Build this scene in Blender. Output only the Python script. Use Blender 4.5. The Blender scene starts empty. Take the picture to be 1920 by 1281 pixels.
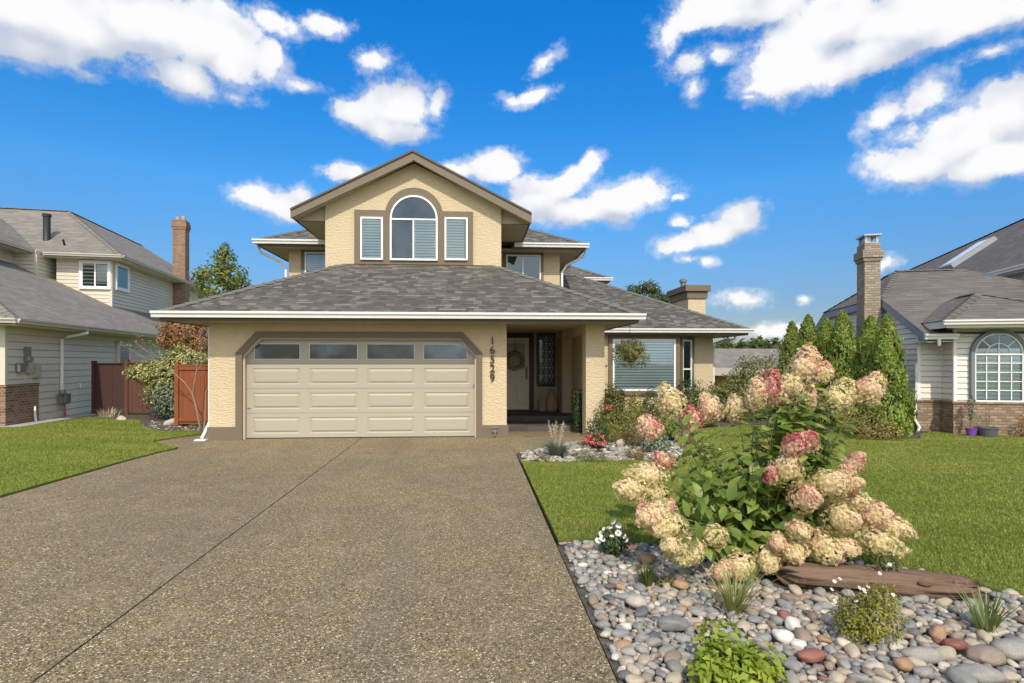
import bpy, bmesh, math, random
import numpy as np
from mathutils import Vector, Matrix, noise as mnoise
R = math.radians
random.seed(7); rng = np.random.default_rng(7)
sc = bpy.context.scene
COL = sc.collection

# ------------------------------------------------------------------ camera
F = 1070.0; CAMH = 1.6; HZ = 678.0
A = math.atan(70 / F); ca, sa = math.cos(A), math.sin(A)
cam_d = bpy.data.cameras.new('camera'); cam = bpy.data.objects.new('camera', cam_d); COL.objects.link(cam)
cam.location = (0, 0, CAMH); cam.rotation_euler = (R(90), 0, -A)
cam_d.sensor_width = 36; cam_d.lens = 36 * F / 1920
cam_d.shift_y = (HZ - 640.5) / 1920
cam_d.clip_start = .05; cam_d.clip_end = 6000
sc.camera = cam
# ------------------------------------------------------------------ light
SUN_EL, SUN_AZ = 46.5, 2.5          # azimuth: degrees to the right of straight behind the viewer
sun_d = bpy.data.lights.new('sun', 'SUN'); sun = bpy.data.objects.new('sun', sun_d); COL.objects.link(sun)
sun_d.energy = 2.15; sun_d.angle = R(.5); sun_d.color = (1, .91, .78)
to_sun = Vector((math.sin(R(SUN_AZ)) * math.cos(R(SUN_EL)), -math.cos(R(SUN_AZ)) * math.cos(R(SUN_EL)), math.sin(R(SUN_EL))))
sun.rotation_euler = to_sun.to_track_quat('Z', 'Y').to_euler()
sun.location = (0, -20, 30)
sc.view_settings.view_transform = 'Standard'; sc.view_settings.look = 'None'
sc.view_settings.exposure = .86; sc.view_settings.gamma = 1
sc.render.engine = 'CYCLES'
sc.cycles.max_bounces = 8; sc.cycles.transparent_max_bounces = 12
sc.cycles.sample_clamp_indirect = 6

def ray(px, py):
    u = (px - 960) / F
    return (sa + u * ca, ca - u * sa, (HZ - py) / F)
def gnd(px, py, z=0.0):
    d = ray(px, py); t = (z - CAMH) / d[2]; return (d[0] * t, d[1] * t)
def atY(px, py, Y):
    d = ray(px, py); t = Y / d[1]; return Vector((d[0] * t, Y, CAMH + d[2] * t))

# ------------------------------------------------------------------ node helper
def nd(t, typ, ins=None, out=0, **props):
    n = t.nodes.new(typ)
    for k, v in props.items(): setattr(n, k, v)
    for k, v in (ins or {}).items():
        if isinstance(v, bpy.types.NodeSocket): t.links.new(v, n.inputs[k])
        else: n.inputs[k].default_value = v
    return n.outputs[out] if out is not None else n
def mth(t, op, a, b=0.0, c=0.0): return nd(t, 'ShaderNodeMath', {0: a, 1: b, 2: c}, operation=op)
def vmth(t, op, a, b=(0, 0, 0), out=0): return nd(t, 'ShaderNodeVectorMath', {0: a, 1: b}, out=out, operation=op)
def mixc(t, fac, a, b, blend='MIX'):
    n = nd(t, 'ShaderNodeMix', None, out=None, data_type='RGBA', blend_type=blend)
    for k, v in ((0, fac), (6, a), (7, b)):
        if isinstance(v, bpy.types.NodeSocket): t.links.new(v, n.inputs[k])
        else: n.inputs[k].default_value = (tuple(v) + (1,))[:4] if k else v
    return n.outputs[2]
def ramp(t, fac, stops, interp='LINEAR'):
    n = nd(t, 'ShaderNodeValToRGB', {0: fac}, out=None); cr = n.color_ramp; cr.interpolation = interp
    while len(cr.elements) < len(stops): cr.elements.new(.5)
    for e, (p, c) in zip(cr.elements, stops): e.position = p; e.color = (tuple(c) + (1,))[:4]
    return n.outputs[0]
def maprange(t, v, a, b, c=0.0, d=1.0, smooth=True):
    return nd(t, 'ShaderNodeMapRange', {0: v, 1: a, 2: b, 3: c, 4: d}, interpolation_type='SMOOTHSTEP' if smooth else 'LINEAR')
def noise(t, vec, scale, detail=4, rough=.55, out=0):
    return nd(t, 'ShaderNodeTexNoise', {'Vector': vec, 'Scale': scale, 'Detail': detail, 'Roughness': rough}, out=out)

# ------------------------------------------------------------------ sky and clouds
def angles(px, py):
    d = ray(px, py); return math.atan2(d[0], d[1]), math.atan2(d[2], math.hypot(d[0], d[1]))
BLOBS = [  # clouds: photo position, radii, strength, tilt
 (40,10,230,95,1.1,0),(250,40,190,85,1.1,0),(400,70,80,85,1.1,0),(350,142,75,42,1,0),(425,118,55,50,1,0),(60,85,110,38,.8,0),(160,60,120,70,1,0),
 (503,112,24,38,.6,0),(612,46,50,20,.75,0),(520,38,32,16,.45,0),(702,112,26,16,.42,0),(175,95,22,12,.4,0),(155,140,30,12,.3,0),(560,160,25,9,.35,0),(440,175,30,10,.4,0),
 (752,205,64,52,1,0),(672,214,52,22,.85,0),(745,242,68,28,.95,0),(815,205,22,40,.6,0),
 (1000,176,52,15,.7,12),(1022,110,26,12,.45,30),(965,188,30,14,.6,0),
 (655,325,44,18,.9,0),(480,368,48,24,.85,0),(540,388,64,26,.95,-10),(560,368,18,14,.6,0),
 (930,316,62,28,.95,0),(860,318,45,18,.8,0),
 (1005,370,58,46,1,0),(1065,345,50,26,.95,30),(1108,306,26,18,.8,30),(1085,395,90,28,1,0),(1165,375,85,36,1,5),(1210,362,48,28,.9,0),(1275,372,14,8,.6,0),
 (1385,408,46,30,.95,30),(1345,435,50,24,.9,15),(1275,458,46,18,.75,8),(1278,415,16,11,.6,0),
 (1355,15,100,45,1,0),(1262,70,30,52,.62,0),(1295,118,42,28,.7,0),(1352,98,20,20,.55,0),(1310,160,16,26,.35,0),(1300,40,60,35,.8,0),
 (1560,50,120,75,1.1,0),(1490,125,95,50,1,15),(1700,35,230,62,1.1,0),(1870,15,150,45,1.1,0),(1620,100,130,38,1,10),(1455,150,60,28,.9,10),(1440,10,80,30,.8,0),
 (1860,96,52,16,.45,0),(1410,182,25,8,.4,0),
 (1800,262,110,62,1.1,10),(1885,215,80,70,1.1,0),(1720,305,100,34,1,0),(1870,300,130,38,1.1,0),(1735,185,60,34,.6,25),(1660,215,30,22,.42,40),(1650,300,34,22,.7,0),(1700,250,40,26,.4,0),
 (1405,562,42,16,.55,0),(1508,562,14,9,.5,0),(1450,618,60,12,.45,0),(1290,486,18,10,.4,0),(1330,492,14,9,.4,0),(1660,495,20,9,.35,20),
]
world = bpy.data.worlds.new('World'); sc.world = world; world.use_nodes = True
W = world.node_tree; W.nodes.clear()
sky = nd(W, 'ShaderNodeTexSky', sky_type='NISHITA', sun_disc=False, sun_elevation=R(SUN_EL), sun_rotation=R(180 - SUN_AZ), altitude=100, air_density=1.0, dust_density=.6, ozone_density=3.0)
dirv = nd(W, 'ShaderNodeTexCoord', out='Generated')
sx = nd(W, 'ShaderNodeSeparateXYZ', {0: dirv}, out=None)
az = mth(W, 'ARCTAN2', sx.outputs[0], sx.outputs[1]); el = mth(W, 'ARCSINE', sx.outputs[2])
pos = nd(W, 'ShaderNodeCombineXYZ', {0: az, 1: el, 2: 0.0})
warp = noise(W, dirv, 9, 4, .6, out=1)
wsc = vmth(W, 'MULTIPLY', vmth(W, 'SUBTRACT', warp, (.5, .5, .5)), (.05, .03, 0))
posw = vmth(W, 'ADD', pos, wsc)
def blob_field(p):
    acc = None
    for cx, cy, rx, ry, s, tilt in BLOBS:
        a0, e0 = angles(cx, cy); a1, _ = angles(cx + rx, cy); _, e1 = angles(cx, cy - ry)
        if tilt == 0:
            kx, ky = 1 / (abs(a1 - a0) * 1.17), 1 / (abs(e1 - e0) * 1.17)
            m = nd(W, 'ShaderNodeVectorMath', {0: p, 1: (kx, ky, 0), 2: (-a0 * kx, -e0 * ky, 0)}, operation='MULTIPLY_ADD')
        else: m = nd(W, 'ShaderNodeMapping', {'Vector': p, 'Location': (a0, e0, 0), 'Rotation': (0, 0, R(tilt)), 'Scale': (abs(a1 - a0) * 1.17, abs(e1 - e0) * 1.17, 1)}, vector_type='TEXTURE')
        l = vmth(W, 'LENGTH', m, out=1)
        v = mth(W, 'MULTIPLY_ADD', l, -s, s)
        acc = v if acc is None else mth(W, 'SMOOTH_MAX', acc, v, .15)
    return acc
bf = blob_field(posw)
n1 = noise(W, dirv, 12, 11, .67)
na = noise(W, dirv, 9, 3, .45)
dirs = vmth(W, 'ADD', dirv, (.012, 0, .03))
n2 = noise(W, dirs, 9, 3, .45)
nbig = noise(W, dirv, 7, 3, .5)
dens = mth(W, 'ADD', bf, mth(W, 'MULTIPLY', mth(W, 'SUBTRACT', n1, .515), 1.9))
wisp = noise(W, nd(W, 'ShaderNodeMapping', {'Vector': dirv, 'Scale': (14, 14, 22)}), 1.6, 9, .68)
thin = mth(W, 'MULTIPLY', maprange(W, mth(W, 'ADD', dens, mth(W, 'MULTIPLY', mth(W, 'SUBTRACT', wisp, .5), 1.3)), -.30, .42), .6)
alpha = mth(W, 'MAXIMUM', maprange(W, dens, -.02, .34), thin)
def big_field(p):
    acc = None
    for cx, cy, rx, ry, s, tilt in BLOBS:
        if rx * ry < 1100 or s < .8: continue
        a0, e0 = angles(cx, cy); a1, _ = angles(cx + rx, cy); _, e1 = angles(cx, cy - ry); kx, ky = 1 / (abs(a1 - a0) * 1.17), 1 / (abs(e1 - e0) * 1.17)
        v = mth(W, 'MULTIPLY_ADD', vmth(W, 'LENGTH', nd(W, 'ShaderNodeVectorMath', {0: p, 1: (kx, ky, 0), 2: (-a0 * kx, -e0 * ky, 0)}, operation='MULTIPLY_ADD'), out=1), -s, s)
        acc = v if acc is None else mth(W, 'SMOOTH_MAX', acc, v, .15)
    return acc
b_up = big_field(vmth(W, 'ADD', posw, (0, .028, 0)))      # how much cloud lies above: bases go grey, tops stay white
relief = mth(W, 'MULTIPLY', mth(W, 'SUBTRACT', na, n2), 2.0)
core = maprange(W, dens, .15, .95)
lum = mth(W, 'ADD', mth(W, 'MULTIPLY_ADD', core, .14, .80), relief)
lum = mth(W, 'ADD', lum, mth(W, 'MULTIPLY', mth(W, 'SUBTRACT', nbig, .52), .55))
lum = mth(W, 'SUBTRACT', lum, mth(W, 'MULTIPLY', mth(W, 'SUBTRACT', b_up, bf), maprange(W, b_up, .1, .5, .1, .55)))
lum = nd(W, 'ShaderNodeClamp', {0: lum, 1: .2, 2: 1.2})
ccol = mixc(W, maprange(W, lum, .30, 1.06), (2.5, 2.8, 3.4), (4.5, 4.5, 4.56))
hsv = nd(W, 'ShaderNodeHueSaturation', {'Hue': .5, 'Saturation': 1.42, 'Value': 1.0, 'Color': sky})
hsv = mixc(W, 1.0, hsv, ramp(W, el, [(0, (.30, .27, .31)), (.10, (.41, .40, .455)), (.28, (.88, .81, .81)), (.55, (.69, .93, 1.04))]), 'MULTIPLY')
skycol = mixc(W, alpha, hsv, ccol)
# unseen bright clouds added behind the viewer to fill the shaded house fronts
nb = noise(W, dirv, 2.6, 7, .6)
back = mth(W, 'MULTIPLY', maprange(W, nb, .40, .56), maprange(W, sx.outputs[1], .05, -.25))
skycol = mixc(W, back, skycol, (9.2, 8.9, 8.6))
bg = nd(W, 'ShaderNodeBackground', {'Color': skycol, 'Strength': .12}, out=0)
world.cycles.sampling_method = 'MANUAL'; world.cycles.sample_map_resolution = 256
wo = nd(W, 'ShaderNodeOutputWorld', {'Surface': bg}, out=None)

# ------------------------------------------------------------------ materials
def newmat(name):
    m = bpy.data.materials.new(name); m.use_nodes = True; t = m.node_tree; t.nodes.clear()
    return m, t
def finish(t, col, rough=.7, bump=None, bstr=.5, bdist=.01, spec=.4, metal=0.0, transl=0.0, tcol=None, coat=0.0):
    ins = {'Base Color': col if isinstance(col, bpy.types.NodeSocket) else (tuple(col) + (1,))[:4], 'Roughness': rough, 'Specular IOR Level': spec, 'Metallic': metal, 'Coat Weight': coat}
    if bump is not None:
        ins['Normal'] = nd(t, 'ShaderNodeBump', {'Height': bump, 'Strength': bstr, 'Distance': bdist})
    s = nd(t, 'ShaderNodeBsdfPrincipled', ins)
    if transl:
        tr = nd(t, 'ShaderNodeBsdfTranslucent', {'Color': tcol if tcol is not None else ins['Base Color']})
        s = nd(t, 'ShaderNodeMixShader', {0: transl, 1: s, 2: tr})
    nd(t, 'ShaderNodeOutputMaterial', {0: s}, out=None)
def uvn(t): return nd(t, 'ShaderNodeUVMap', uv_map='UVMap')
def objc(t): return nd(t, 'ShaderNodeTexCoord', out='Object')
def plain(name, col, rough=.6, var=.12, scale=6, bstr=.15, bscale=60, spec=.4, metal=0.0):
    m, t = newmat(name); o = objc(t)
    n = noise(t, o, scale, 5)
    c = mixc(t, n, [x * (1 - var) for x in col], [min(1, x * (1 + var)) for x in col])
    finish(t, c, rough, noise(t, o, bscale, 3), bstr, .004, spec, metal)
    return m
def stucco_mat():
    m, t = newmat('stucco'); u = uvn(t); o = objc(t)
    big = noise(t, o, 1.3, 4); fine = noise(t, o, 30, 3, .6)
    c = mixc(t, big, (.535, .437, .285), (.62, .513, .345))
    c = mixc(t, mth(t, 'MULTIPLY', fine, .35), c, (.47, .37, .22))
    wv = nd(t, 'ShaderNodeMapping', {'Vector': o, 'Scale': (10, 10, 23)})
    v = nd(t, 'ShaderNodeTexVoronoi', {'Vector': vmth(t, 'ADD', wv, vmth(t, 'MULTIPLY', noise(t, o, 9, 3, out=1), (1.6, 1.6, 1.6))), 'Scale': 1.7}, feature='SMOOTH_F1')
    h = mth(t, 'ADD', v, mth(t, 'MULTIPLY', noise(t, o, 45, 4), .6))
    finish(t, c, .92, h, .6, .024, .2)
    return m
def course_mat(name, cols, w, h, mortar=None, mw=.012, bdist=.012, rough=.9, jitter=.5, saw=True, shadow=0.0, bstr=.8):
    """rows of units laid in the surface's own metres (shingle tabs, bricks)"""
    m, t = newmat(name); u = nd(t, 'ShaderNodeSeparateXYZ', {0: uvn(t)}, out=None)
    U, V = u.outputs[0], u.outputs[1]
    vr = mth(t, 'DIVIDE', V, h); row = mth(t, 'FLOOR', vr); fv = mth(t, 'FRACT', vr)
    rj = nd(t, 'ShaderNodeTexWhiteNoise', {'W': row}, noise_dimensions='1D', out=0)
    off = mth(t, 'MULTIPLY', rj, jitter * 7.31) if saw else mth(t, 'MULTIPLY', mth(t, 'MODULO', row, 2.0), .5)
    ur = mth(t, 'ADD', mth(t, 'DIVIDE', U, w), off)
    if saw:
        ur = mth(t, 'ADD', ur, mth(t, 'MULTIPLY', nd(t, 'ShaderNodeTexNoise', {'W': mth(t, 'MULTIPLY_ADD', row, 7.7, ur), 'Scale': .9, 'Detail': 0.0}, noise_dimensions='1D'), .55))
    colm = mth(t, 'FLOOR', ur); fu = mth(t, 'FRACT', ur)
    cell = nd(t, 'ShaderNodeCombineXYZ', {0: colm, 1: row, 2: 0.0})
    rnd = nd(t, 'ShaderNodeTexWhiteNoise', {'Vector': cell}, noise_dimensions='2D', out=0)
    n = len(cols)
    c = ramp(t, rnd, [(i / n, k) for i, k in enumerate(cols)], 'CONSTANT')
    o = objc(t)
    gr = noise(t, o, 160, 2, .7); big = noise(t, o, .7, 4)
    c = mixc(t, mth(t, 'MULTIPLY', gr, .5), c, [x * .55 for x in cols[0]])
    c = mixc(t, maprange(t, big, .35, .75, 0, .3), c, [x * .75 for x in cols[-1]])
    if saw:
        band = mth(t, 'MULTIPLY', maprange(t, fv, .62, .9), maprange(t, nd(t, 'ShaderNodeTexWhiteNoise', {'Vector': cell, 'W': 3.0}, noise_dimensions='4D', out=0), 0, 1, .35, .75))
        c = mixc(t, band, c, [x * .42 for x in cols[0]])   # dark band at each course: shingle print that also paints in its shadow line
        hh = mth(t, 'SUBTRACT', 1.0, fv)
        hh = mth(t, 'ADD', hh, mth(t, 'MULTIPLY', mth(t, 'GREATER_THAN', rnd, .55), .35))
        hh = mth(t, 'ADD', hh, mth(t, 'MULTIPLY', gr, .3))
    else:
        eu = mth(t, 'MULTIPLY', mth(t, 'MINIMUM', fu, mth(t, 'SUBTRACT', 1.0, fu)), w)
        ev = mth(t, 'MULTIPLY', mth(t, 'MINIMUM', fv, mth(t, 'SUBTRACT', 1.0, fv)), h)
        e = mth(t, 'MINIMUM', eu, ev)
        e = mth(t, 'ADD', e, mth(t, 'MULTIPLY', mth(t, 'SUBTRACT', noise(t, o, 40, 3), .5), .006))
        k = maprange(t, e, mw * .35, mw * .8)
        c = mixc(t, k, mortar, c)
        hh = mth(t, 'ADD', k, mth(t, 'MULTIPLY', gr, .3))
    finish(t, c, rough, hh, bstr, bdist, .25)
    return m
def glass_mat(name, tint=(.86, .92, .92), refl=.10):
    m, t = newmat(name)
    lw = nd(t, 'ShaderNodeFresnel', {'IOR': 1.5})
    f = mth(t, 'MAXIMUM', lw, refl)
    tr = nd(t, 'ShaderNodeBsdfTransparent', {'Color': tint + (1,)})
    o = objc(t)
    gl = nd(t, 'ShaderNodeBsdfGlossy', {'Color': (.66, .86, 1, 1), 'Roughness': .015, 'Normal': nd(t, 'ShaderNodeBump', {'Height': noise(t, o, 1.6, 2), 'Strength': .05, 'Distance': .02})})
    nd(t, 'ShaderNodeOutputMaterial', {0: nd(t, 'ShaderNodeMixShader', {0: f, 1: tr, 2: gl})}, out=None)
    return m
def leaf_mat(name, cols, transl=.3, rough=.5, spec=.35, tscale=1.5, gain=1.25):
    m, t = newmat(name)
    ri = nd(t, 'ShaderNodeNewGeometry', out='Random Per Island')
    big = noise(t, objc(t), tscale, 3)
    f = mth(t, 'ADD', mth(t, 'MULTIPLY', ri, .7), mth(t, 'MULTIPLY_ADD', big, .9, -.3))
    n = len(cols)
    c = ramp(t, f, [(i / max(1, n - 1), [min(.85, x * gain) for x in k]) for i, k in enumerate(cols)])
    tc = mixc(t, .5, c, (.35, .45, .04), 'MIX')
    finish(t, c, rough, None, spec=spec, transl=transl, tcol=tc)
    return m
def driveway_mat():
    m, t = newmat('exposed_aggregate'); o = objc(t)
    v = nd(t, 'ShaderNodeTexVoronoi', {'Vector': o, 'Scale': 92.0, 'Randomness': 1.0}, out=None)
    v2 = nd(t, 'ShaderNodeTexVoronoi', {'Vector': o, 'Scale': 92.0, 'Randomness': 1.0}, out=None, feature='DISTANCE_TO_EDGE')
    rnd = nd(t, 'ShaderNodeSeparateColor', {0: v.outputs['Color']}, out=None)
    c = ramp(t, rnd.outputs[0], [(0, (.06, .044, .022)), (.22, (.18, .135, .064)), (.45, (.29, .225, .11)), (.65, (.40, .315, .16)), (.82, (.25, .205, .12)), (.93, (.55, .45, .26)), (1, (.78, .68, .46))])
    edge = maprange(t, v2.outputs['Distance'], .02, .12)
    c = mixc(t, edge, (.10, .075, .045), c)
    big = noise(t, o, .45, 6, .62); mid = noise(t, o, 2.3, 5, .6)
    c = mixc(t, maprange(t, big, .38, .68, 0, .30), c, (.11, .085, .06))
    c = mixc(t, maprange(t, mid, .45, .8, 0, .28), c, (.38, .30, .20))
    wear = noise(t, nd(t, 'ShaderNodeMapping', {'Vector': o, 'Scale': (1.2, .12, 1)}), 1.3, 4)
    c = mixc(t, maprange(t, wear, .5, .72, 0, .32), c, (.12, .10, .085))
    spots = maprange(t, nd(t, 'ShaderNodeTexVoronoi', {'Vector': vmth(t, 'ADD', o, vmth(t, 'MULTIPLY', noise(t, o, 5, 3, out=1), (.25, .25, 0))), 'Scale': .9}), .09, .02, 0, .5)
    c = mixc(t, spots, c, (.05, .042, .035))
    hh = mth(t, 'ADD', edge, mth(t, 'MULTIPLY', rnd.outputs[1], .5))
    finish(t, c, .82, hh, .55, .004, .3)
    return m
def lawn_mat():
    m, t = newmat('lawn_turf'); o = objc(t)
    a = noise(t, o, .7, 5); b = noise(t, o, 7, 6, .65); fine = noise(t, o, 90, 3, .7)
    c = mixc(t, maprange(t, a, .3, .7), (.125, .165, .028), (.175, .205, .042))
    c = mixc(t, maprange(t, b, .45, .8, 0, .55), c, (.235, .225, .07))
    c = mixc(t, mth(t, 'MULTIPLY', fine, .3), c, (.085, .11, .02))
    finish(t, c, .85, mth(t, 'ADD', b, fine), .8, .03, .2)
    return m
def soil_mat():
    m, t = newmat('bed_soil'); o = objc(t)
    n = noise(t, o, 14, 6, .65)
    c = ramp(t, n, [(.3, (.05, .042, .034)), (.55, (.11, .095, .075)), (.75, (.2, .175, .14))])
    finish(t, c, .95, n, .8, .03, .1)
    return m
def stone_mat(name, a, b, spot=None, rough=.55):
    m, t = newmat(name); o = objc(t)
    off = vmth(t, 'ADD', o, vmth(t, 'MULTIPLY', nd(t, 'ShaderNodeCombineXYZ', {0: nd(t, 'ShaderNodeObjectInfo', out='Random'), 1: .3, 2: .7}), (9, 9, 9)))
    ri = nd(t, 'ShaderNodeNewGeometry', out='Random Per Island')
    n = noise(t, off, 2.0, 6, .6); f = noise(t, off, 16, 4, .7)
    c = mixc(t, n, a, b)
    rr = mth(t, 'ADD', nd(t, 'ShaderNodeObjectInfo', out='Random'), ri)
    c = mixc(t, mth(t, 'MULTIPLY', mth(t, 'FRACT', rr), .45), c, [x * .62 for x in a])
    c = mixc(t, maprange(t, f, .5, .72, 0, .6), c, spot or [min(1, x * 1.5) for x in b])
    finish(t, c, rough, mth(t, 'ADD', n, mth(t, 'MULTIPLY', f, .4)), .3, .02, .35)
    return m
def wood_mat(name, a, b, scale=(3, 3, 40), rough=.75, bstr=.4, axis_noise=3.0, spec=.3):
    m, t = newmat(name); o = objc(t)
    mp = nd(t, 'ShaderNodeMapping', {'Vector': o, 'Scale': scale})
    n = noise(t, mp, axis_noise, 6, .6); k = noise(t, o, 2.5, 4)
    c = mixc(t, n, a, b); c = mixc(t, mth(t, 'MULTIPLY', k, .4), c, [x * .6 for x in a])
    finish(t, c, rough, n, bstr, .006, spec)
    return m
M = dict(
 stucco=stucco_mat(),
 trim=plain('brown_trim', (.155, .12, .08), .6, .1),
 soffit=plain('soffit', (.46, .385, .26), .7, .06),
 porch=plain('porch_paint', (.58, .50, .35), .8, .06),
 fascia=plain('fascia_brown', (.09, .07, .05), .6, .1),
 rake=plain('rake_board', (.165, .135, .095), .6, .08),
 white=plain('white_metal', (.78, .77, .74), .4, .04, bstr=.03),
 vinyl=plain('white_vinyl', (.80, .80, .78), .35, .03, bstr=.02),
 garage=plain('garage_door_paint', (.375, .345, .272), .5, .03, scale=2, bstr=.05),
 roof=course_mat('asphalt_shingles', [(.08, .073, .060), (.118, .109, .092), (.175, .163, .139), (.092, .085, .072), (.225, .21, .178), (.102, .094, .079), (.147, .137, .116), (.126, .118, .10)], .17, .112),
 ridge=plain('ridge_cap', (.13, .12, .10), .9, .25, scale=9, bstr=.5, bscale=90),
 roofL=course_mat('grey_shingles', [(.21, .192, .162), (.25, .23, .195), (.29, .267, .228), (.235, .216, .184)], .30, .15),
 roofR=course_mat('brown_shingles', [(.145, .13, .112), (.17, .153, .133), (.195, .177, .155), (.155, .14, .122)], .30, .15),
 sidingL=plain('beige_siding', (.62, .565, .455), .55, .05, scale=3, bstr=.05),
 sidingR=plain('cream_siding', (.70, .665, .60), .5, .04, scale=3, bstr=.05),
 brick=course_mat('red_brick', [(.20, .095, .055), (.27, .14, .08), (.33, .20, .125), (.23, .12, .07), (.30, .19, .13)], .17, .066, mortar=(.34, .29, .23), saw=False, bdist=.008),
 brickC=course_mat('pale_brick', [(.33, .265, .19), (.40, .33, .24), (.46, .385, .29), (.37, .30, .215), (.30, .235, .165)], .155, .062, mortar=(.22, .19, .155), saw=False, bdist=.008),
 brickR=course_mat('tan_brick', [(.30, .21, .13), (.38, .28, .18), (.44, .34, .235), (.34, .25, .17), (.27, .18, .115)], .155, .062, mortar=(.20, .165, .13), saw=False, bdist=.008),
 glass=glass_mat('window_glass'),
 glass2=glass_mat('garage_glass', (.38, .46, .54), .14),
 dark=plain('dark_interior', (.02, .021, .023), .8, .3),
 room=plain('dim_room', (.04, .055, .058), .9, .5, scale=1.5),
 blind=plain('window_blind', (.76, .77, .71), .6, .04),
 door=plain('door_paint', (.78, .74, .58), .5, .04, bstr=.04),
 maroon=plain('door_frame_maroon', (.045, .02, .018), .45, .15),
 black=plain('black_metal', (.02, .02, .02), .4, .2),
 iron=plain('grey_metal', (.20, .20, .19), .45, .15, metal=.4),
 lead=plain('galvanised', (.40, .41, .42), .4, .15, metal=.5),
 concrete=plain('concrete', (.36, .34, .30), .9, .15, bstr=.4),
 porchfloor=course_mat('slate_porch', [(.085, .08, .075), (.11, .105, .098), (.13, .12, .11)], .4, .3, mortar=(.07, .065, .06), saw=False, bdist=.003),
 drive=driveway_mat(), lawn=lawn_mat(), soil=soil_mat(),
 cedarwood=wood_mat('cedar_stain', (.20, .058, .022), (.30, .10, .037), (40, 40, 2.5)),
 brownwood=wood_mat('brown_stain', (.105, .045, .032), (.155, .072, .05), (40, 40, 2.5)),
 bark=wood_mat('bark', (.10, .075, .05), (.2, .16, .12), (20, 20, 4), .9, .8),
 palebark=wood_mat('pale_bark', (.25, .19, .14), (.40, .32, .25), (20, 20, 4), .85, .6),
 log=wood_mat('weathered_log', (.075, .045, .030), (.31, .215, .15), (1.6, 30, 30), .9, 1.0, 4.0, .1),
 wreath=plain('dried_wreath', (.42, .36, .22), .9, .35, scale=30, bstr=.8),
 pot=plain('stone_urn', (.40, .31, .20), .85, .25, scale=14, bstr=.5),
 purple=plain('purple_pot', (.17, .06, .33), .45, .06), greypot=plain('grey_pot', (.10, .105, .12), .5, .08),
 coir=plain('coir_basket', (.10, .065, .035), .95, .3, bstr=1),
 stem=plain('green_stem', (.16, .17, .06), .6, .2), brownstem=plain('brown_stem', (.20, .13, .07), .7, .2),
 sign=plain('bronze_numerals', (.05, .04, .03), .4, .15, metal=.3),
 orangewall=plain('rust_orange_boards', (.42, .14, .03), .8, .15),
)

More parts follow.
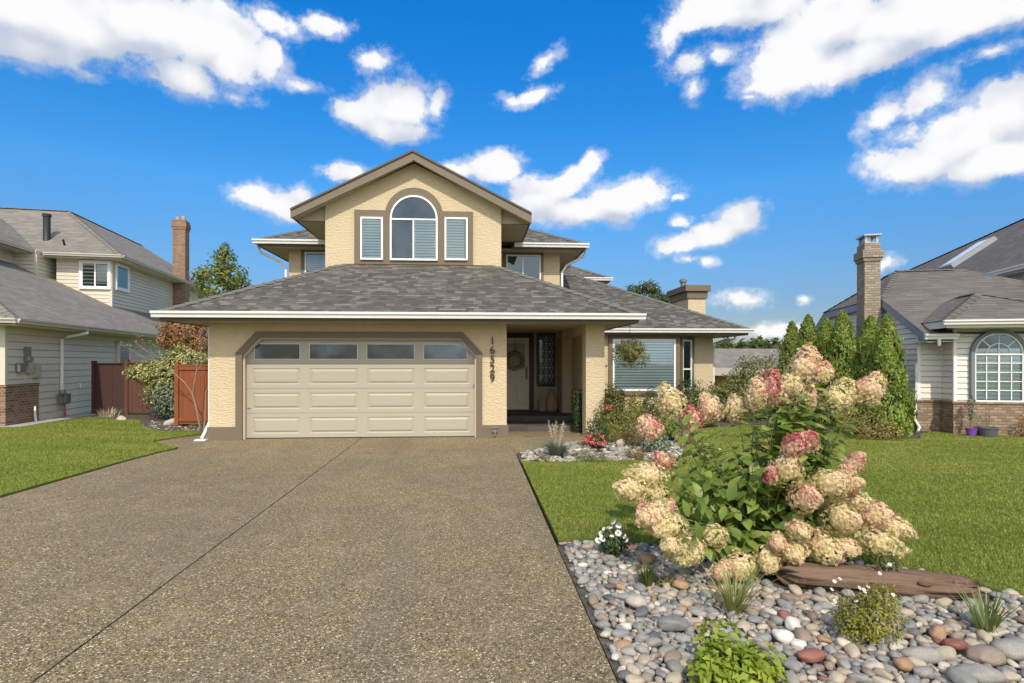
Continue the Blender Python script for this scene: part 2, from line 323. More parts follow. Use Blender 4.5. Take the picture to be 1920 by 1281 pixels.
# ------------------------------------------------------------------ mesh helpers
def clip(poly, axis, val, keep_above):
    out = []
    for i in range(len(poly)):
        a, b = poly[i], poly[(i + 1) % len(poly)]
        da, db = a[axis] - val, b[axis] - val
        if not keep_above: da, db = -da, -db
        if da >= 0: out.append(a)
        if da * db < 0:
            s = da / (da - db); out.append(tuple(a[k] + (b[k] - a[k]) * s for k in range(len(a))))
    return out
class MB:
    def __init__(s, mtx=None): s.v, s.f, s.uv, s.mtx = [], [], [], mtx
    def poly(s, pts, uv=None):
        pts = [Vector(p) for p in pts]
        if uv is None:
            n = Vector((0, 0, 0))
            for i in range(len(pts)):
                a, b = pts[i], pts[(i + 1) % len(pts)]
                n += Vector(((a.y - b.y) * (a.z + b.z), (a.z - b.z) * (a.x + b.x), (a.x - b.x) * (a.y + b.y)))
            n = n.normalized() if n.length > 1e-12 else Vector((0, 0, 1))
            if abs(n.z) > .995: U, V = Vector((1, 0, 0)), Vector((0, 1, 0))
            else:
                U = Vector((0, 0, 1)).cross(n).normalized(); V = n.cross(U)
                if V.z < 0: V = -V
            uv = [(p.dot(U), p.dot(V)) for p in pts]
        if s.mtx is not None: pts = [s.mtx @ p for p in pts]
        k = len(s.v); s.v += [tuple(p) for p in pts]; s.f.append(list(range(k, k + len(pts)))); s.uv += list(uv)
        return s
    def box(s, x0, x1, y0, y1, z0, z1):
        P = lambda x, y, z: (x, y, z)
        s.poly([P(x0, y0, z0), P(x1, y0, z0), P(x1, y0, z1), P(x0, y0, z1)]); s.poly([P(x1, y1, z0), P(x0, y1, z0), P(x0, y1, z1), P(x1, y1, z1)])
        s.poly([P(x0, y1, z0), P(x0, y0, z0), P(x0, y0, z1), P(x0, y1, z1)]); s.poly([P(x1, y0, z0), P(x1, y1, z0), P(x1, y1, z1), P(x1, y0, z1)])
        s.poly([P(x0, y0, z1), P(x1, y0, z1), P(x1, y1, z1), P(x0, y1, z1)]); s.poly([P(x0, y1, z0), P(x1, y1, z0), P(x1, y0, z0), P(x0, y0, z0)])
        return s
    def prism(s, pts, vec):
        pts = [Vector(p) for p in pts]; vec = Vector(vec); q = [p + vec for p in pts]
        s.poly(pts); s.poly(list(reversed(q)))
        for i in range(len(pts)):
            j = (i + 1) % len(pts); s.poly([pts[j], pts[i], q[i], q[j]])
        return s
    def tube(s, path, r, n=8, cap=True):
        path = [Vector(p) for p in path]; rs = r if isinstance(r, (list, tuple)) else [r] * len(path)
        rings = []; up = Vector((.12, .34, .93))
        for i, p in enumerate(path):
            d = (path[min(i + 1, len(path) - 1)] - path[max(i - 1, 0)]).normalized()
            x = d.cross(up if abs(d.dot(up)) < .95 else Vector((1, 0, 0))).normalized(); y = d.cross(x)
            rings.append([p + (x * math.cos(k * 2 * math.pi / n) + y * math.sin(k * 2 * math.pi / n)) * rs[i] for k in range(n)])
        for a, b in zip(rings, rings[1:]):
            for k in range(n): s.poly([a[k], a[(k + 1) % n], b[(k + 1) % n], b[k]])
        if cap: s.poly(list(reversed(rings[0]))); s.poly(rings[-1])
        return s
    def lathe(s, prof, c, n=20):
        c = Vector(c)
        ring = lambda r, z: [c + Vector((r * math.cos(k * 2 * math.pi / n), r * math.sin(k * 2 * math.pi / n), z)) for k in range(n)]
        for (r0, z0), (r1, z1) in zip(prof, prof[1:]):
            a, b = ring(r0, z0), ring(r1, z1)
            for k in range(n): s.poly([a[k], a[(k + 1) % n], b[(k + 1) % n], b[k]])
        return s
    def siding(s, pts, nrm, h=.17, d=.016):
        """lapped boards over a planar convex wall"""
        n = Vector(nrm).normalized(); Z = Vector((0, 0, 1)); U = Z.cross(n).normalized()
        P = [(Vector(p).dot(U), Vector(p).dot(Z)) for p in pts]; o = n * Vector(pts[0]).dot(n)
        z0 = min(p[1] for p in P); z1 = max(p[1] for p in P); k = math.floor(z0 / h)
        while k * h < z1 - 1e-5:
            a, b = max(k * h, z0), min((k + 1) * h, z1)
            c = clip(clip(P, 1, a, True), 1, b, False)
            if len(c) >= 3:
                g = .016; c0_ = c
                off = lambda zz: n * (.004 + d * (1 - (zz - k * h) / h))
                if (k * h) > z0 + 1e-4:      # open shadow gap under each board
                    gr_ = clip(c, 1, a + g, False); c = clip(c, 1, a + g, True)
                    if len(gr_) >= 3: s.poly([o + U * p[0] + Z * p[1] - n * .014 for p in gr_], [(p[0], p[1]) for p in gr_])
                    a = a + g
                if len(c) >= 3: s.poly([o + U * p[0] + Z * p[1] + off(p[1]) for p in c], [(p[0], p[1]) for p in c])
                lo = [p for p in c if abs(p[1] - a) < 1e-6]
                if len(lo) >= 2:
                    l, r = min(lo), max(lo); q0, q1 = o + U * l[0] + Z * a, o + U * r[0] + Z * a
                    s.poly([q0 - n * .014, q1 - n * .014, q1 + off(a), q0 + off(a)])
            k += 1
        return s
    def build(s, name, mat, parent=None, local=False, smooth=False, **props):
        off = Vector((0, 0, 0)) if (parent is None or local) else parent.location
        me = bpy.data.meshes.new(name); me.from_pydata([tuple(Vector(p) - off) for p in s.v], [], s.f)
        uvl = me.uv_layers.new(name='UVMap'); uvl.data.foreach_set('uv', np.array(s.uv, dtype=np.float32).ravel())
        if smooth:
            bm = bmesh.new(); bm.from_mesh(me); bmesh.ops.remove_doubles(bm, verts=bm.verts, dist=1e-5)
            bmesh.ops.recalc_face_normals(bm, faces=bm.faces); bm.to_mesh(me); bm.free()
            me.polygons.foreach_set('use_smooth', [True] * len(me.polygons)); me.set_sharp_from_angle(angle=R(45))
        me.materials.append(M[mat] if isinstance(mat, str) else mat)
        o = bpy.data.objects.new(name, me); COL.objects.link(o)
        if parent is not None: o.parent = parent
        for k, v in props.items(): o[k] = v
        return o
def npmesh(name, V, Fc, mat, parent=None, tint=None, smooth=False, **props):
    V = np.asarray(V, np.float32); Fc = np.asarray(Fc, np.int32); k = Fc.shape[1]
    if parent is not None and not props.pop('local', False): V = V - np.array(parent.location, np.float32)
    me = bpy.data.meshes.new(name); me.vertices.add(len(V)); me.vertices.foreach_set('co', V.ravel())
    me.loops.add(Fc.size); me.loops.foreach_set('vertex_index', Fc.ravel())
    me.polygons.add(len(Fc)); me.polygons.foreach_set('loop_start', np.arange(len(Fc), dtype=np.int32) * k)
    if smooth: me.polygons.foreach_set('use_smooth', np.ones(len(Fc), bool))
    me.update(calc_edges=True)
    if tint is not None:
        at = me.attributes.new('tint', 'FLOAT', 'POINT'); at.data.foreach_set('value', np.asarray(tint, np.float32))
    me.materials.append(M[mat] if isinstance(mat, str) else mat)
    o = bpy.data.objects.new(name, me); COL.objects.link(o)
    if parent is not None: o.parent = parent
    for kk, v in props.items(): o[kk] = v
    return o
def tag(o, label=None, cat=None, group=None, kind=None):
    if label: o['label'] = label
    if cat: o['category'] = cat
    if group: o['group'] = group
    if kind: o['kind'] = kind
    return o
def thing(name, loc, label, cat, group=None, rz=0.0):
    o = bpy.data.objects.new(name, None); COL.objects.link(o); o.location = loc; o.rotation_euler = (0, 0, rz)
    o.empty_display_size = .2
    return tag(o, label, cat, group)
def unit(v): return v / np.maximum(np.linalg.norm(v, axis=-1, keepdims=True), 1e-9)
def leaf_quads(C, N, L, Wd, droop=.3, fold=.25, lay=None):
    """one folded leaf per point: tip direction lies across N, drooping"""
    n = len(C); N = unit(N + rng.normal(0, .35, (n, 3)))
    a = rng.normal(0, 1, (n, 3)) if lay is None else lay + rng.normal(0, .4, (n, 3))
    a = unit(a - N * (a * N).sum(1, keepdims=True)); s = np.cross(N, a)
    L = np.broadcast_to(np.asarray(L, float), (n,))[:, None] * rng.uniform(.7, 1.25, (n, 1)); Wd = np.broadcast_to(np.asarray(Wd, float), (n,))[:, None] * rng.uniform(.75, 1.2, (n, 1))
    tip = C + a * L - N * L * droop
    l = C + a * L * .45 + s * Wd * .5 + N * Wd * fold; r = C + a * L * .45 - s * Wd * .5 + N * Wd * fold
    V = np.stack([C, r, tip, l], 1).reshape(-1, 3); Fc = np.arange(4 * n).reshape(-1, 4)
    return V, Fc
def ell_points(n, c, r, shell=.55, lump=.25, up=0.0):
    d = unit(rng.normal(0, 1, (n, 3)))
    ph = rng.uniform(0, 6.28, (3,))
    lum = 1 + lump * (np.sin(d[:, 0] * 5 + ph[0]) * np.sin(d[:, 1] * 5 + ph[1]) + .6 * np.sin(d[:, 2] * 8 + ph[2]) * np.sin(d[:, 0] * 7 + ph[1])) * .7
    rad = rng.uniform(shell, 1, (n, 1)) ** .6 * lum[:, None]
    N = unit(d / np.asarray(r)); N[:, 2] += up
    return np.asarray(c) + d * rad * np.asarray(r), unit(N)
def bush(name, blobs, leaf, mat, label, cat, group=None, dens=1.0, stems='brownstem', up=.5, droop=.3, shell=.5, core=True, extra=None, nstem=7, coremat=None):
    """blobs: (x,y,z,rx,ry,rz,n)"""
    b0 = blobs[0]; base = Vector((b0[0], b0[1], 0))
    t = thing(name, base, label, cat, group)
    Vs, Fs, k = [], [], 0
    for bl in blobs:
        C, N = ell_points(int(bl[6] * dens), bl[:3], bl[3:6], shell, .3, up)
        ok = C[:, 2] > .01; C, N = C[ok], N[ok]
        V, Fc = leaf_quads(C, N, leaf[0], leaf[1], droop); Vs.append(V); Fs.append(Fc + k); k += len(V)
    npmesh('foliage', np.concatenate(Vs), np.concatenate(Fs), mat, t)
    sb = MB()
    for _ in range(nstem):
        bl = random.choice(blobs); a = random.uniform(0, 6.28); q = random.uniform(.2, .7)
        e = Vector((bl[0] + math.cos(a) * bl[3] * q, bl[1] + math.sin(a) * bl[4] * q, bl[2] + random.uniform(0, .6) * bl[5]))
        s0 = base + Vector((random.uniform(-.05, .05), random.uniform(-.05, .05), 0)); m1 = s0.lerp(e, .5) + Vector((random.uniform(-.05, .05), random.uniform(-.05, .05), .05))
        r0 = .006 + .006 * e.z
        sb.tube([s0, m1, e], [r0, r0 * .7, r0 * .3], 5)
    sb.build('stems', stems, t)
    return t
# ================================================================== THE SETTING
def sheet(name, pts, z, mat, skirt=0.0, **props):
    b = MB(); b.poly([(x, y, z) for x, y in pts])
    if skirt:
        for i in range(len(pts)):
            (x0, y0), (x1, y1) = pts[i], pts[(i + 1) % len(pts)]
            b.poly([(x0, y0, z), (x1, y1, z), (x1, y1, z - skirt), (x0, y0, z - skirt)])
    o = b.build(name, mat); tag(o, None, None, None, 'structure')
    return o
sheet('ground', [(-2500, -400), (2500, -400), (2500, 4000), (-2500, 4000)], -.07, 'lawn')
# driveway: two slabs with an open joint between them, and the walk to the door
DW = .71
jx = lambda y: -2.20 - (y - 2.9) * .0166
left_edge = [(-5.55, -3), (-5.55, 9.6), (-5.50, 10.4), (-5.42, 10.75), (-5.45, 10.98), (-5.6, 11.1), (-6.22, 11.65), (-6.36, 11.85), (-6.2, 12.35), (-5.88, 12.98), (-5.4, 13.0)]
sheet('driveway', [(jx(-3) - .007, -3)] + left_edge + [(-5.4, 12.3), (jx(12.3) - .007, 12.3)], 0, 'drive', .06)
sheet('driveway', [(jx(-3) + .007, -3), (jx(12.3) + .007, 12.3), (.66, 12.3), (.66, 12), (DW, 10.9), (DW, -3)], 0, 'drive', .06)
walk_pts = [(DW + .012, 10.1), (.668, 12.0), (.668, 13.0), (2.5, 13.0), (2.42, 12.3), (2.30, 11.75), (1.95, 11.25), (1.6, 10.9), (1.2, 10.45), (.95, 10.1)]
sheet('path', walk_pts, .003, 'drive', .06)
# lawns
bed2_front = [(DW + .03, 9.0), (1.3, 8.92), (2.1, 8.95), (2.9, 9.0), (3.5, 9.3), (3.9, 10.1), (4.3, 11.6), (5.2, 13.0), (6.4, 13.7), (7.5, 13.6), (7.9, 12.2), (8.3, 11.2), (9.0, 11.0), (9.6, 11.7), (10.2, 12.2)]
bed1_edge = [(DW + .03, 5.0), (.95, 5.06), (1.25, 4.95), (1.7, 4.85), (2.3, 4.6), (2.7, 4.45), (3.1, 4.33), (3.45, 4.1), (3.62, 3.72), (4.3, 3.5), (5.5, 3.1), (7, 2.6)]
lawnR = bed1_edge + [(24, 1.5), (24, 9), (14, 11.2)] + bed2_front[::-1]
sheet('lawn', lawnR, .02, 'lawn', .08)
lawnL = [(-5.58, 2.0), (-5.58, 9.6), (-5.53, 10.4), (-5.46, 10.75), (-5.49, 10.93), (-5.64, 11.05), (-6.26, 11.6), (-6.42, 11.86), (-6.24, 12.38), (-5.92, 13.02), (-6.3, 13.4), (-7.2, 13.5), (-8.2, 14.6), (-9.0, 16.0), (-11.0, 17.0), (-10.95, 14.5), (-15, 13.9), (-26, 12), (-26, 2)]
sheet('lawn', lawnL, .02, 'lawn', .08)
bed1 = [(DW + .015, -1)] + [(DW + .015, 5.0)] + bed1_edge[1:] + [(7, -1)]
sheet('gravel_bed', bed1, -.02, 'soil')
bed2 = [(DW + .02, 9.02)] + bed2_front[1:] + [(10.2, 17), (2.5, 17), (2.5, 13), (2.42, 12.3), (2.30, 11.75), (1.95, 11.25), (1.6, 10.9), (1.2, 10.45), (.95, 10.1), (DW + .02, 10.0)]
sheet('flower_bed', bed2, -.01, 'soil')
bed3 = [(-6.3, 13.4), (-5.92, 13.04), (-5.4, 13.02), (-5.4, 14.6), (-7.3, 14.6), (-8.0, 17.8), (-11.2, 17.8), (-11.0, 17.0), (-9.0, 16.0), (-8.2, 14.6), (-7.2, 13.5)]
sheet('planting_strip', bed3, .009, 'soil')
sheet('side_path', [(-11.55, 14.5), (-10.97, 14.52), (-11.25, 17.8), (-12.2, 19.5), (-12.3, 17.5)], .024, 'concrete', .05)

# ------------------------------------------------------------------ windows
def window(parent, mtx, w, h, local=False, name='window', frame='vinyl', fw=.045, mull=(), rail=(), blind=None, arch=False, trim=0.0, trim_mat='trim', back='room', glass='glass', slat=.05, grid=None, half=None, bottom_trim=True, blind_cols=None, proud=.0, cover=.9):
    """local frame: x along the wall, -y outward, z up, origin at the lower left corner of the opening"""
    T = mtx @ Matrix.Translation((0, -proud, 0))
    r = w / 2
    def outline(inset, n=28):
        if not arch: return [(inset, inset), (w - inset, inset), (w - inset, h - inset), (inset, h - inset)]
        rr = r - inset
        return [(inset, inset), (w - inset, inset)] + [(r + rr * math.cos(k * math.pi / n), h + rr * math.sin(k * math.pi / n)) for k in range(n + 1)]
    f = MB(T)
    o, i = outline(0), outline(fw)
    d0, d1 = -.055, -.002
    for k in range(len(o)):
        j = (k + 1) % len(o)
        f.poly([(o[k][0], d0, o[k][1]), (o[j][0], d0, o[j][1]), (i[j][0], d0, i[j][1]), (i[k][0], d0, i[k][1])])
        f.poly([(i[k][0], d0, i[k][1]), (i[j][0], d0, i[j][1]), (i[j][0], d1, i[j][1]), (i[k][0], d1, i[k][1])])
        f.poly([(o[j][0], d0, o[j][1]), (o[k][0], d0, o[k][1]), (o[k][0], d1, o[k][1]), (o[j][0], d1, o[j][1])])
    top = h if arch else h - fw
    for m in mull: f.box(m - fw * .45, m + fw * .45, -.052, -.03, fw, top - (0.0 if not arch else .02))
    for z in rail: f.box(fw, w - fw, -.053, -.029, z - fw * .45, z + fw * .45)
    if grid:
        for kind, a, b0, b1 in grid:
            if kind == 'v': f.box(a - .009, a + .009, -.05, -.036, b0, b1)
            if kind == 'h': f.box(b0, b1, -.0495, -.0365, a - .009, a + .009)
            if kind == 'arc':
                for k in range(14):
                    t0, t1 = k * math.pi / 14, (k + 1) * math.pi / 14
                    f.prism([(r + a * math.cos(t0), -.0485, h + a * math.sin(t0)), (r + a * math.cos(t1), -.0485, h + a * math.sin(t1)), (r + (a + .018) * math.cos(t1), -.0485, h + (a + .018) * math.sin(t1)), (r + (a + .018) * math.cos(t0), -.0485, h + (a + .018) * math.sin(t0))], (0, .012, 0))
            if kind == 'ray':
                dx, dz = math.cos(a), math.sin(a); nx, nz = -dz * .009, dx * .009
                f.prism([(r + dx * b0 + nx, -.047, h + dz * b0 + nz), (r + dx * b0 - nx, -.047, h + dz * b0 - nz), (r + dx * b1 - nx, -.047, h + dz * b1 - nz), (r + dx * b1 + nx, -.047, h + dz * b1 + nz)], (0, .012, 0))
    win = f.build(name, frame, parent, local)
    kw = dict(local=True) if local else {}
    inn = outline(fw * .6)
    def sub(b, nm, mt):
        ob = b.build(nm, mt, None); ob.parent = win
        if not local: ob.location = -parent.location
        return ob
    sub(MB(T).poly([(x, -.034, z) for x, z in inn]), 'glass', glass)
    sub(MB(T).poly([(x, -.003, z) for x, z in inn]), 'interior', back)
    if blind:
        bl = MB(T)
        for (x0, x1, z0, z1) in blind:
            z = z0
            while z < z1 - slat * .5:
                xa, xb = x0, x1
                if arch and z > h:
                    q = math.sqrt(max(0, (r - fw) ** 2 - (z - h) ** 2)); xa, xb = max(x0, r - q), min(x1, r + q)
                bl.poly([(xa, -.022, z), (xb, -.022, z), (xb, -.009, z + slat * cover), (xa, -.009, z + slat * cover)])
                z += slat
        sub(bl, 'blind', 'blind')
    if trim:
        tb = MB(T); a = trim
        tb.box(-a, 0, -.07, 0, 0, h + a); tb.box(w, w + a, -.07, 0, 0, h + a)
        tb.box(0, w, -.07, 0, h, h + a)
        if bottom_trim: tb.box(-a, w + a, -.075, 0, -a, 0)
        sub(tb, 'surround', trim_mat)
    return win
def Tr(x, y, z): return Matrix.Translation((x, y, z))
def win_px(parent, x0, y0, x1, y1, Y, **kw):
    a, b = atY(x0, y1, Y), atY(x1, y0, Y)
    return window(parent, Tr(a.x, Y, a.z), b.x - a.x, b.z - a.z, **kw)

def ridge_line(L_, p, q, w=.13, step=.24):
    b = MB(); L_.append(b)
    """overlapping cap tiles along a hip or ridge"""
    p, q = Vector(p), Vector(q); d = q - p; n = max(1, int(d.length / step)); d.normalize()
    s = d.cross(Vector((0, 0, 1))).normalized(); up = s.cross(d)
    for k in range(n):
        a, c = p + d * k * step, p + d * (k * step + step * 1.12)
        for sg in (1, -1):
            b.poly([a + up * .03, a + s * sg * w - up * .022, c + s * sg * w - up * .04, c + up * .014])
        b.poly([a + up * .03, a + s * w - up * .022, a + s * w - up * .04, a + up * .0]); b.poly([a + up * .03, a - s * w - up * .022, a - s * w - up * .04, a])
def gutter(b, p, q, out, h=.12, d=.115):
    """K-profile gutter from p to q (top back edge), out = outward direction"""
    p, q, o = Vector(p), Vector(q), Vector(out); Z = Vector((0, 0, 1))
    prof = [(0, 0), (0, -h), (d * .62, -h), (d * .72, -h * .62), (d * .98, -h * .34), (d, -.012), (d * 1.02, 0), (d * .9, 0), (d * .88, -.02)]
    b.prism([p + o * u + Z * v for u, v in prof], q - p)

# ================================================================== MAIN HOUSE
GX0, GX1 = -5.398, .672
H = thing('house', (-2.4, 12, 0), 'cream stucco two-storey house with arched gable window and wide garage door', 'house')
EZ = 2.57                                    # eave
# --- walls
w = MB()
dx0, dx1, dzt, dzs, dcx = -4.73, .03, 2.085, 1.72, .33       # garage opening, clipped at its top corners
y0 = 12.0
w.poly([(GX0, y0, 0), (dx0, y0, 0), (dx0, y0, dzs), (dx0, y0, 2.46), (GX0, y0, 2.46)])
w.poly([(dx1, y0, 0), (GX1, y0, 0), (GX1, y0, 2.46), (dx1, y0, 2.46), (dx1, y0, dzs)])
w.poly([(dx0, y0, dzt), (dx1, y0, dzt), (dx1, y0, 2.46), (dx0, y0, 2.46)])
w.poly([(dx0, y0, dzs), (dx0 + dcx, y0, dzt), (dx0, y0, dzt)]); w.poly([(dx1, y0, dzs), (dx1, y0, dzt), (dx1 - dcx, y0, dzt)])
w.poly([(GX0, 17, 0), (GX0, y0, 0), (GX0, y0, 2.46), (GX0, 17, 2.46)]); w.poly([(GX1, y0, 0), (GX1, 16.0, 0), (GX1, 16.0, 2.46), (GX1, y0, 2.46)])
op = [(dx0, 0), (dx0, dzs), (dx0 + dcx, dzt), (dx1 - dcx, dzt), (dx1, dzs), (dx1, 0)]
for (a, b), (c, d) in zip(op, op[1:]): w.poly([(a, y0, b), (c, y0, d), (c, y0 + .2, d), (a, y0 + .2, b)])
# door recess wall, jog and side wall
w.box(GX1, 2.33, 16.0, 16.2, 0, 2.5); w.box(2.32, 2.57, 15.0, 16.0, .0, 2.46); w.box(2.57, 2.74, 13.3, 17.0, 0, 2.46)
# upper storey
w.box(-5.4, 2.55, 17.0, 24.0, 2.3, 4.93)
w.poly([(2.55, 17, 0), (2.55, 24, 0), (2.55, 24, 2.3), (2.55, 17, 2.3)])
w.box(2.5, 4.85, 23.3, 27, 2.5, 4.9)
gx0, gx1, gy = -3.64, .66, 14.2; gc = (gx0 + gx1) / 2; gz = 5.42; ga = gz + (gx1 - gx0) / 2 * .505 - .07
w.poly([(gx0, gy, 3.5), (gx1, gy, 3.5), (gx1, gy, gz), (gc, gy, ga + .05), (gx0, gy, gz)])
w.poly([(gx0, 17, 3), (gx0, gy, 3), (gx0, gy, gz), (gx0, 17, gz)]); w.poly([(gx1, gy, 3), (gx1, 17, 3), (gx1, 17, gz), (gx1, gy, gz)])
# wing with angled bay
wy, by = 17.2, 16.7
w.poly([(2.7, by, 0), (6.08, by, 0), (6.08, by, 2.46), (2.7, by, 2.46)]); w.poly([(6.08, by, 0), (6.76, wy, 0), (6.76, wy, 2.46), (6.08, by, 2.46)])
w.box(6.76, 7.35, wy, 24, 0, 2.46)
w.build('wall', 'stucco', H)
# column and beam
cb = MB(); cb.box(2.36, 2.76, 12.0, 12.4, 0, 2.46); cb.build('column', 'stucco', H)
bm_ = MB(); bm_.box(2.42, 2.70, 12.4, 15.0, 2.22, 2.46); bm_.box(GX1, 2.42, 12.3, 12.55, 2.40, 2.462); bm_.build('beam', 'porch', H)
# brown base bands and garage surround
t = MB()
t.box(GX0 - .03, dx0 - .13, y0 - .035, y0 + .02, 0, .265); t.box(GX0 - .03, GX0, y0 + .02, 14.4, 0, .265)
t.build('base_band', 'trim', H); t = MB()
t.box(dx1 + .13, GX1 + .03, y0 - .035, y0 + .02, 0, .265); t.box(GX1, GX1 + .03, y0 + .02, 12.9, 0, .265)
t.build('base_band', 'trim', H)
t = MB(); tw = .13
outer = [(dx0 - tw, 0), (dx0 - tw, dzs + .055), (dx0 + dcx - .05, dzt + tw), (dx1 - dcx + .05, dzt + tw), (dx1 + tw, dzs + .055), (dx1 + tw, 0)]
for k in range(5):
    q = [op[k], op[k + 1], outer[k + 1], outer[k]]
    t.prism([(x, y0 - .045, z) for x, z in q], (0, .043, 0))
t.build('garage_surround', 'trim', H)
jb = MB()
ji = [(dx0 + .028, 0), (dx0 + .028, dzs - .015), (dx0 + dcx + .015, dzt - .03), (dx1 - dcx - .015, dzt - .03), (dx1 - .028, dzs - .015), (dx1 - .028, 0)]
for k in range(5):
    jb.prism([(x, y0 + .03, z) for x, z in (op[k], op[k + 1], ji[k + 1], ji[k])], (0, .10, 0))
jb.build('door_jamb', plain('jamb_paint', (.48, .44, .36), .5, .05), H)
# --- garage door: four sections of four pressed panels, the top one glazed
gd = MB(); gp = MB(); GY = y0 + .14
X0, X1, Z1 = dx0 + .02, dx1 - .02, 2.06
sh = (Z1 - .02) / 4; cw = (X1 - X0) / 4
def ring_faces(b, o, i, yo, yi):
    for k in range(4):
        j = (k + 1) % 4
        b.poly([(o[k][0], yo, o[k][1]), (o[j][0], yo, o[j][1]), (i[j][0], yi, i[j][1]), (i[k][0], yi, i[k][1])])
rect = lambda a, b, c, d, e=0.0: [(a + e, c + e), (b - e, c + e), (b - e, d - e), (a + e, d - e)]
for srow in range(4):
    za, zb = .02 + srow * sh, .02 + (srow + 1) * sh - .006
    gd.poly([(X0, GY, zb), (X1, GY, zb), (X1, GY + .02, zb + .006), (X0, GY + .02, zb + .006)])
    for k in range(4):
        xa, xb = X0 + k * cw, X0 + (k + 1) * cw
        if srow < 3:
            pa, pb, pc, pd = xa + .10, xb - .10, za + .085, zb - .085
            if k == 0: pa += .02
            if k == 3: pb -= .02
            ring_faces(gd, rect(xa, xb, za, zb), rect(pa, pb, pc, pd), GY, GY)
            ring_faces(gd, rect(pa, pb, pc, pd), rect(pa, pb, pc, pd, .016), GY, GY + .010)
            ring_faces(gd, rect(pa, pb, pc, pd, .016), rect(pa, pb, pc, pd, .03), GY + .010, GY + .010)
            ring_faces(gd, rect(pa, pb, pc, pd, .03), rect(pa, pb, pc, pd, .062), GY + .010, GY - .006)
            gd.poly([(x, GY - .006, z) for x, z in rect(pa, pb, pc, pd, .062)])
        else:
            pa, pb, pc, pd = xa + .085, xb - .085, za + .085, zb - .075
            if k == 0: pa += .07
            if k == 3: pb -= .07
            ring_faces(gd, rect(xa, xb, za, zb), rect(pa, pb, pc, pd), GY, GY)
GD = gd.build('garage_door', 'garage', H)
def subpart(b, nm, mt, par, smooth=False):
    o = b.build(nm, mt, None, smooth=smooth); o.parent = par; o.location = -H.location; return o
za, zb = .02 + 3 * sh, .02 + 4 * sh - .006
for k in range(4):
    xa, xb = X0 + k * cw, X0 + (k + 1) * cw
    pa, pb, pc, pd = xa + .085, xb - .085, za + .085, zb - .075
    if k == 0: pa += .07
    if k == 3: pb -= .07
    b = MB(); c = .07
    def poly_(e):
        p = rect(pa, pb, pc, pd, e)
        if k == 0: p = p[:3] + [(pa + e + c, pd - e), (pa + e, pd - e - c)]
        if k == 3: p = p[:2] + [(pb - e, pd - e - c), (pb - e - c, pd - e)] + p[3:]
        return p
    o_, i_ = poly_(0), poly_(.02)
    for q in range(len(o_)):
        j = (q + 1) % len(o_)
        b.poly([(o_[q][0], GY - .012, o_[q][1]), (o_[j][0], GY - .012, o_[j][1]), (i_[j][0], GY - .012, i_[j][1]), (i_[q][0], GY - .012, i_[q][1])])
        b.poly([(i_[q][0], GY - .012, i_[q][1]), (i_[j][0], GY - .012, i_[j][1]), (i_[j][0], GY + .02, i_[j][1]), (i_[q][0], GY + .02, i_[q][1])])
        b.poly([(o_[q][0], GY - .012, o_[q][1]), (o_[j][0], GY - .012, o_[j][1]), (o_[j][0], GY + .01, o_[j][1]), (o_[q][0], GY + .01, o_[q][1])])
    if k == 0: b.poly([(pa, GY, pd), (pa + c, GY, pd), (pa, GY, pd - c)])
    if k == 3: b.poly([(pb, GY, pd), (pb - c, GY, pd), (pb, GY, pd - c)])
    subpart(b, 'window_frame', plain('door_window_frame', (.50, .49, .46), .4, .04), GD)
    subpart(MB().poly([(x, GY + .004, z) for x, z in i_]), 'glass', 'glass2', GD)
subpart(MB().box(X0, X1, GY + .5, GY + .52, 1.2, 2.06), 'interior', 'room', GD)
subpart(MB().box(X0, X1, GY + .005, GY + .03, 0, .02), 'door_seal', 'black', GD)
subpart(MB().box(X0 + .02, X0 + .09, GY - .008, GY, .62, .64).box(X1 - .04, X1 - .02, GY - .02, GY, 1.05, 1.12), 'handle', 'iron', GD)
# --- roofs
rf, rc = MB(), []
def roof(*pts): rf.poly(pts)
ex0, ex1, ey = -6.046, 3.337, 11.35; px_ = .5
ztop = EZ + 2.9 * px_
roof((ex0, ey, EZ), (ex1, ey, EZ), (ex1 - 2.9, ey + 2.9, ztop), (ex0 + 2.9, ey + 2.9, ztop))
roof((ex0, 18, EZ), (ex0, ey, EZ), (ex0 + 2.9, ey + 2.9, ztop), (ex0 + 2.9, 18, ztop))
roof((ex1, ey, EZ), (ex1, 17, EZ), (ex1 - 2.9, 17, ztop), (ex1 - 2.9, ey + 2.9, ztop))
ridge_line(rc, (ex0, ey, EZ), (ex0 + 2.75, ey + 2.75, EZ + 1.375)); ridge_line(rc, (ex1, ey, EZ), (ex1 - 2.75, ey + 2.75, EZ + 1.375))
# wing
wx1, wy0 = 8.11, 16.4
roof((2.6, wy0, EZ), (wx1, wy0, EZ), (wx1 - 4.4, wy0 + 4.4, EZ + 2.2), (0, wy0 + 4.4, EZ + 2.2), (0, wy0 + 2, EZ + 1))
roof((wx1, wy0, EZ), (wx1, 25.2, EZ), (wx1 - 4.4, wy0 + 4.4, EZ + 2.2)); roof((wx1, 25.2, EZ), (0, 25.2, EZ), (0, wy0 + 4.4, EZ + 2.2), (wx1 - 4.4, wy0 + 4.4, EZ + 2.2))
ridge_line(rc, (wx1, wy0, EZ), (wx1 - 4.4, wy0 + 4.4, EZ + 2.2)); ridge_line(rc, (wx1 - 4.4, wy0 + 4.4, EZ + 2.2), (2.55, wy0 + 4.4, EZ + 2.2))
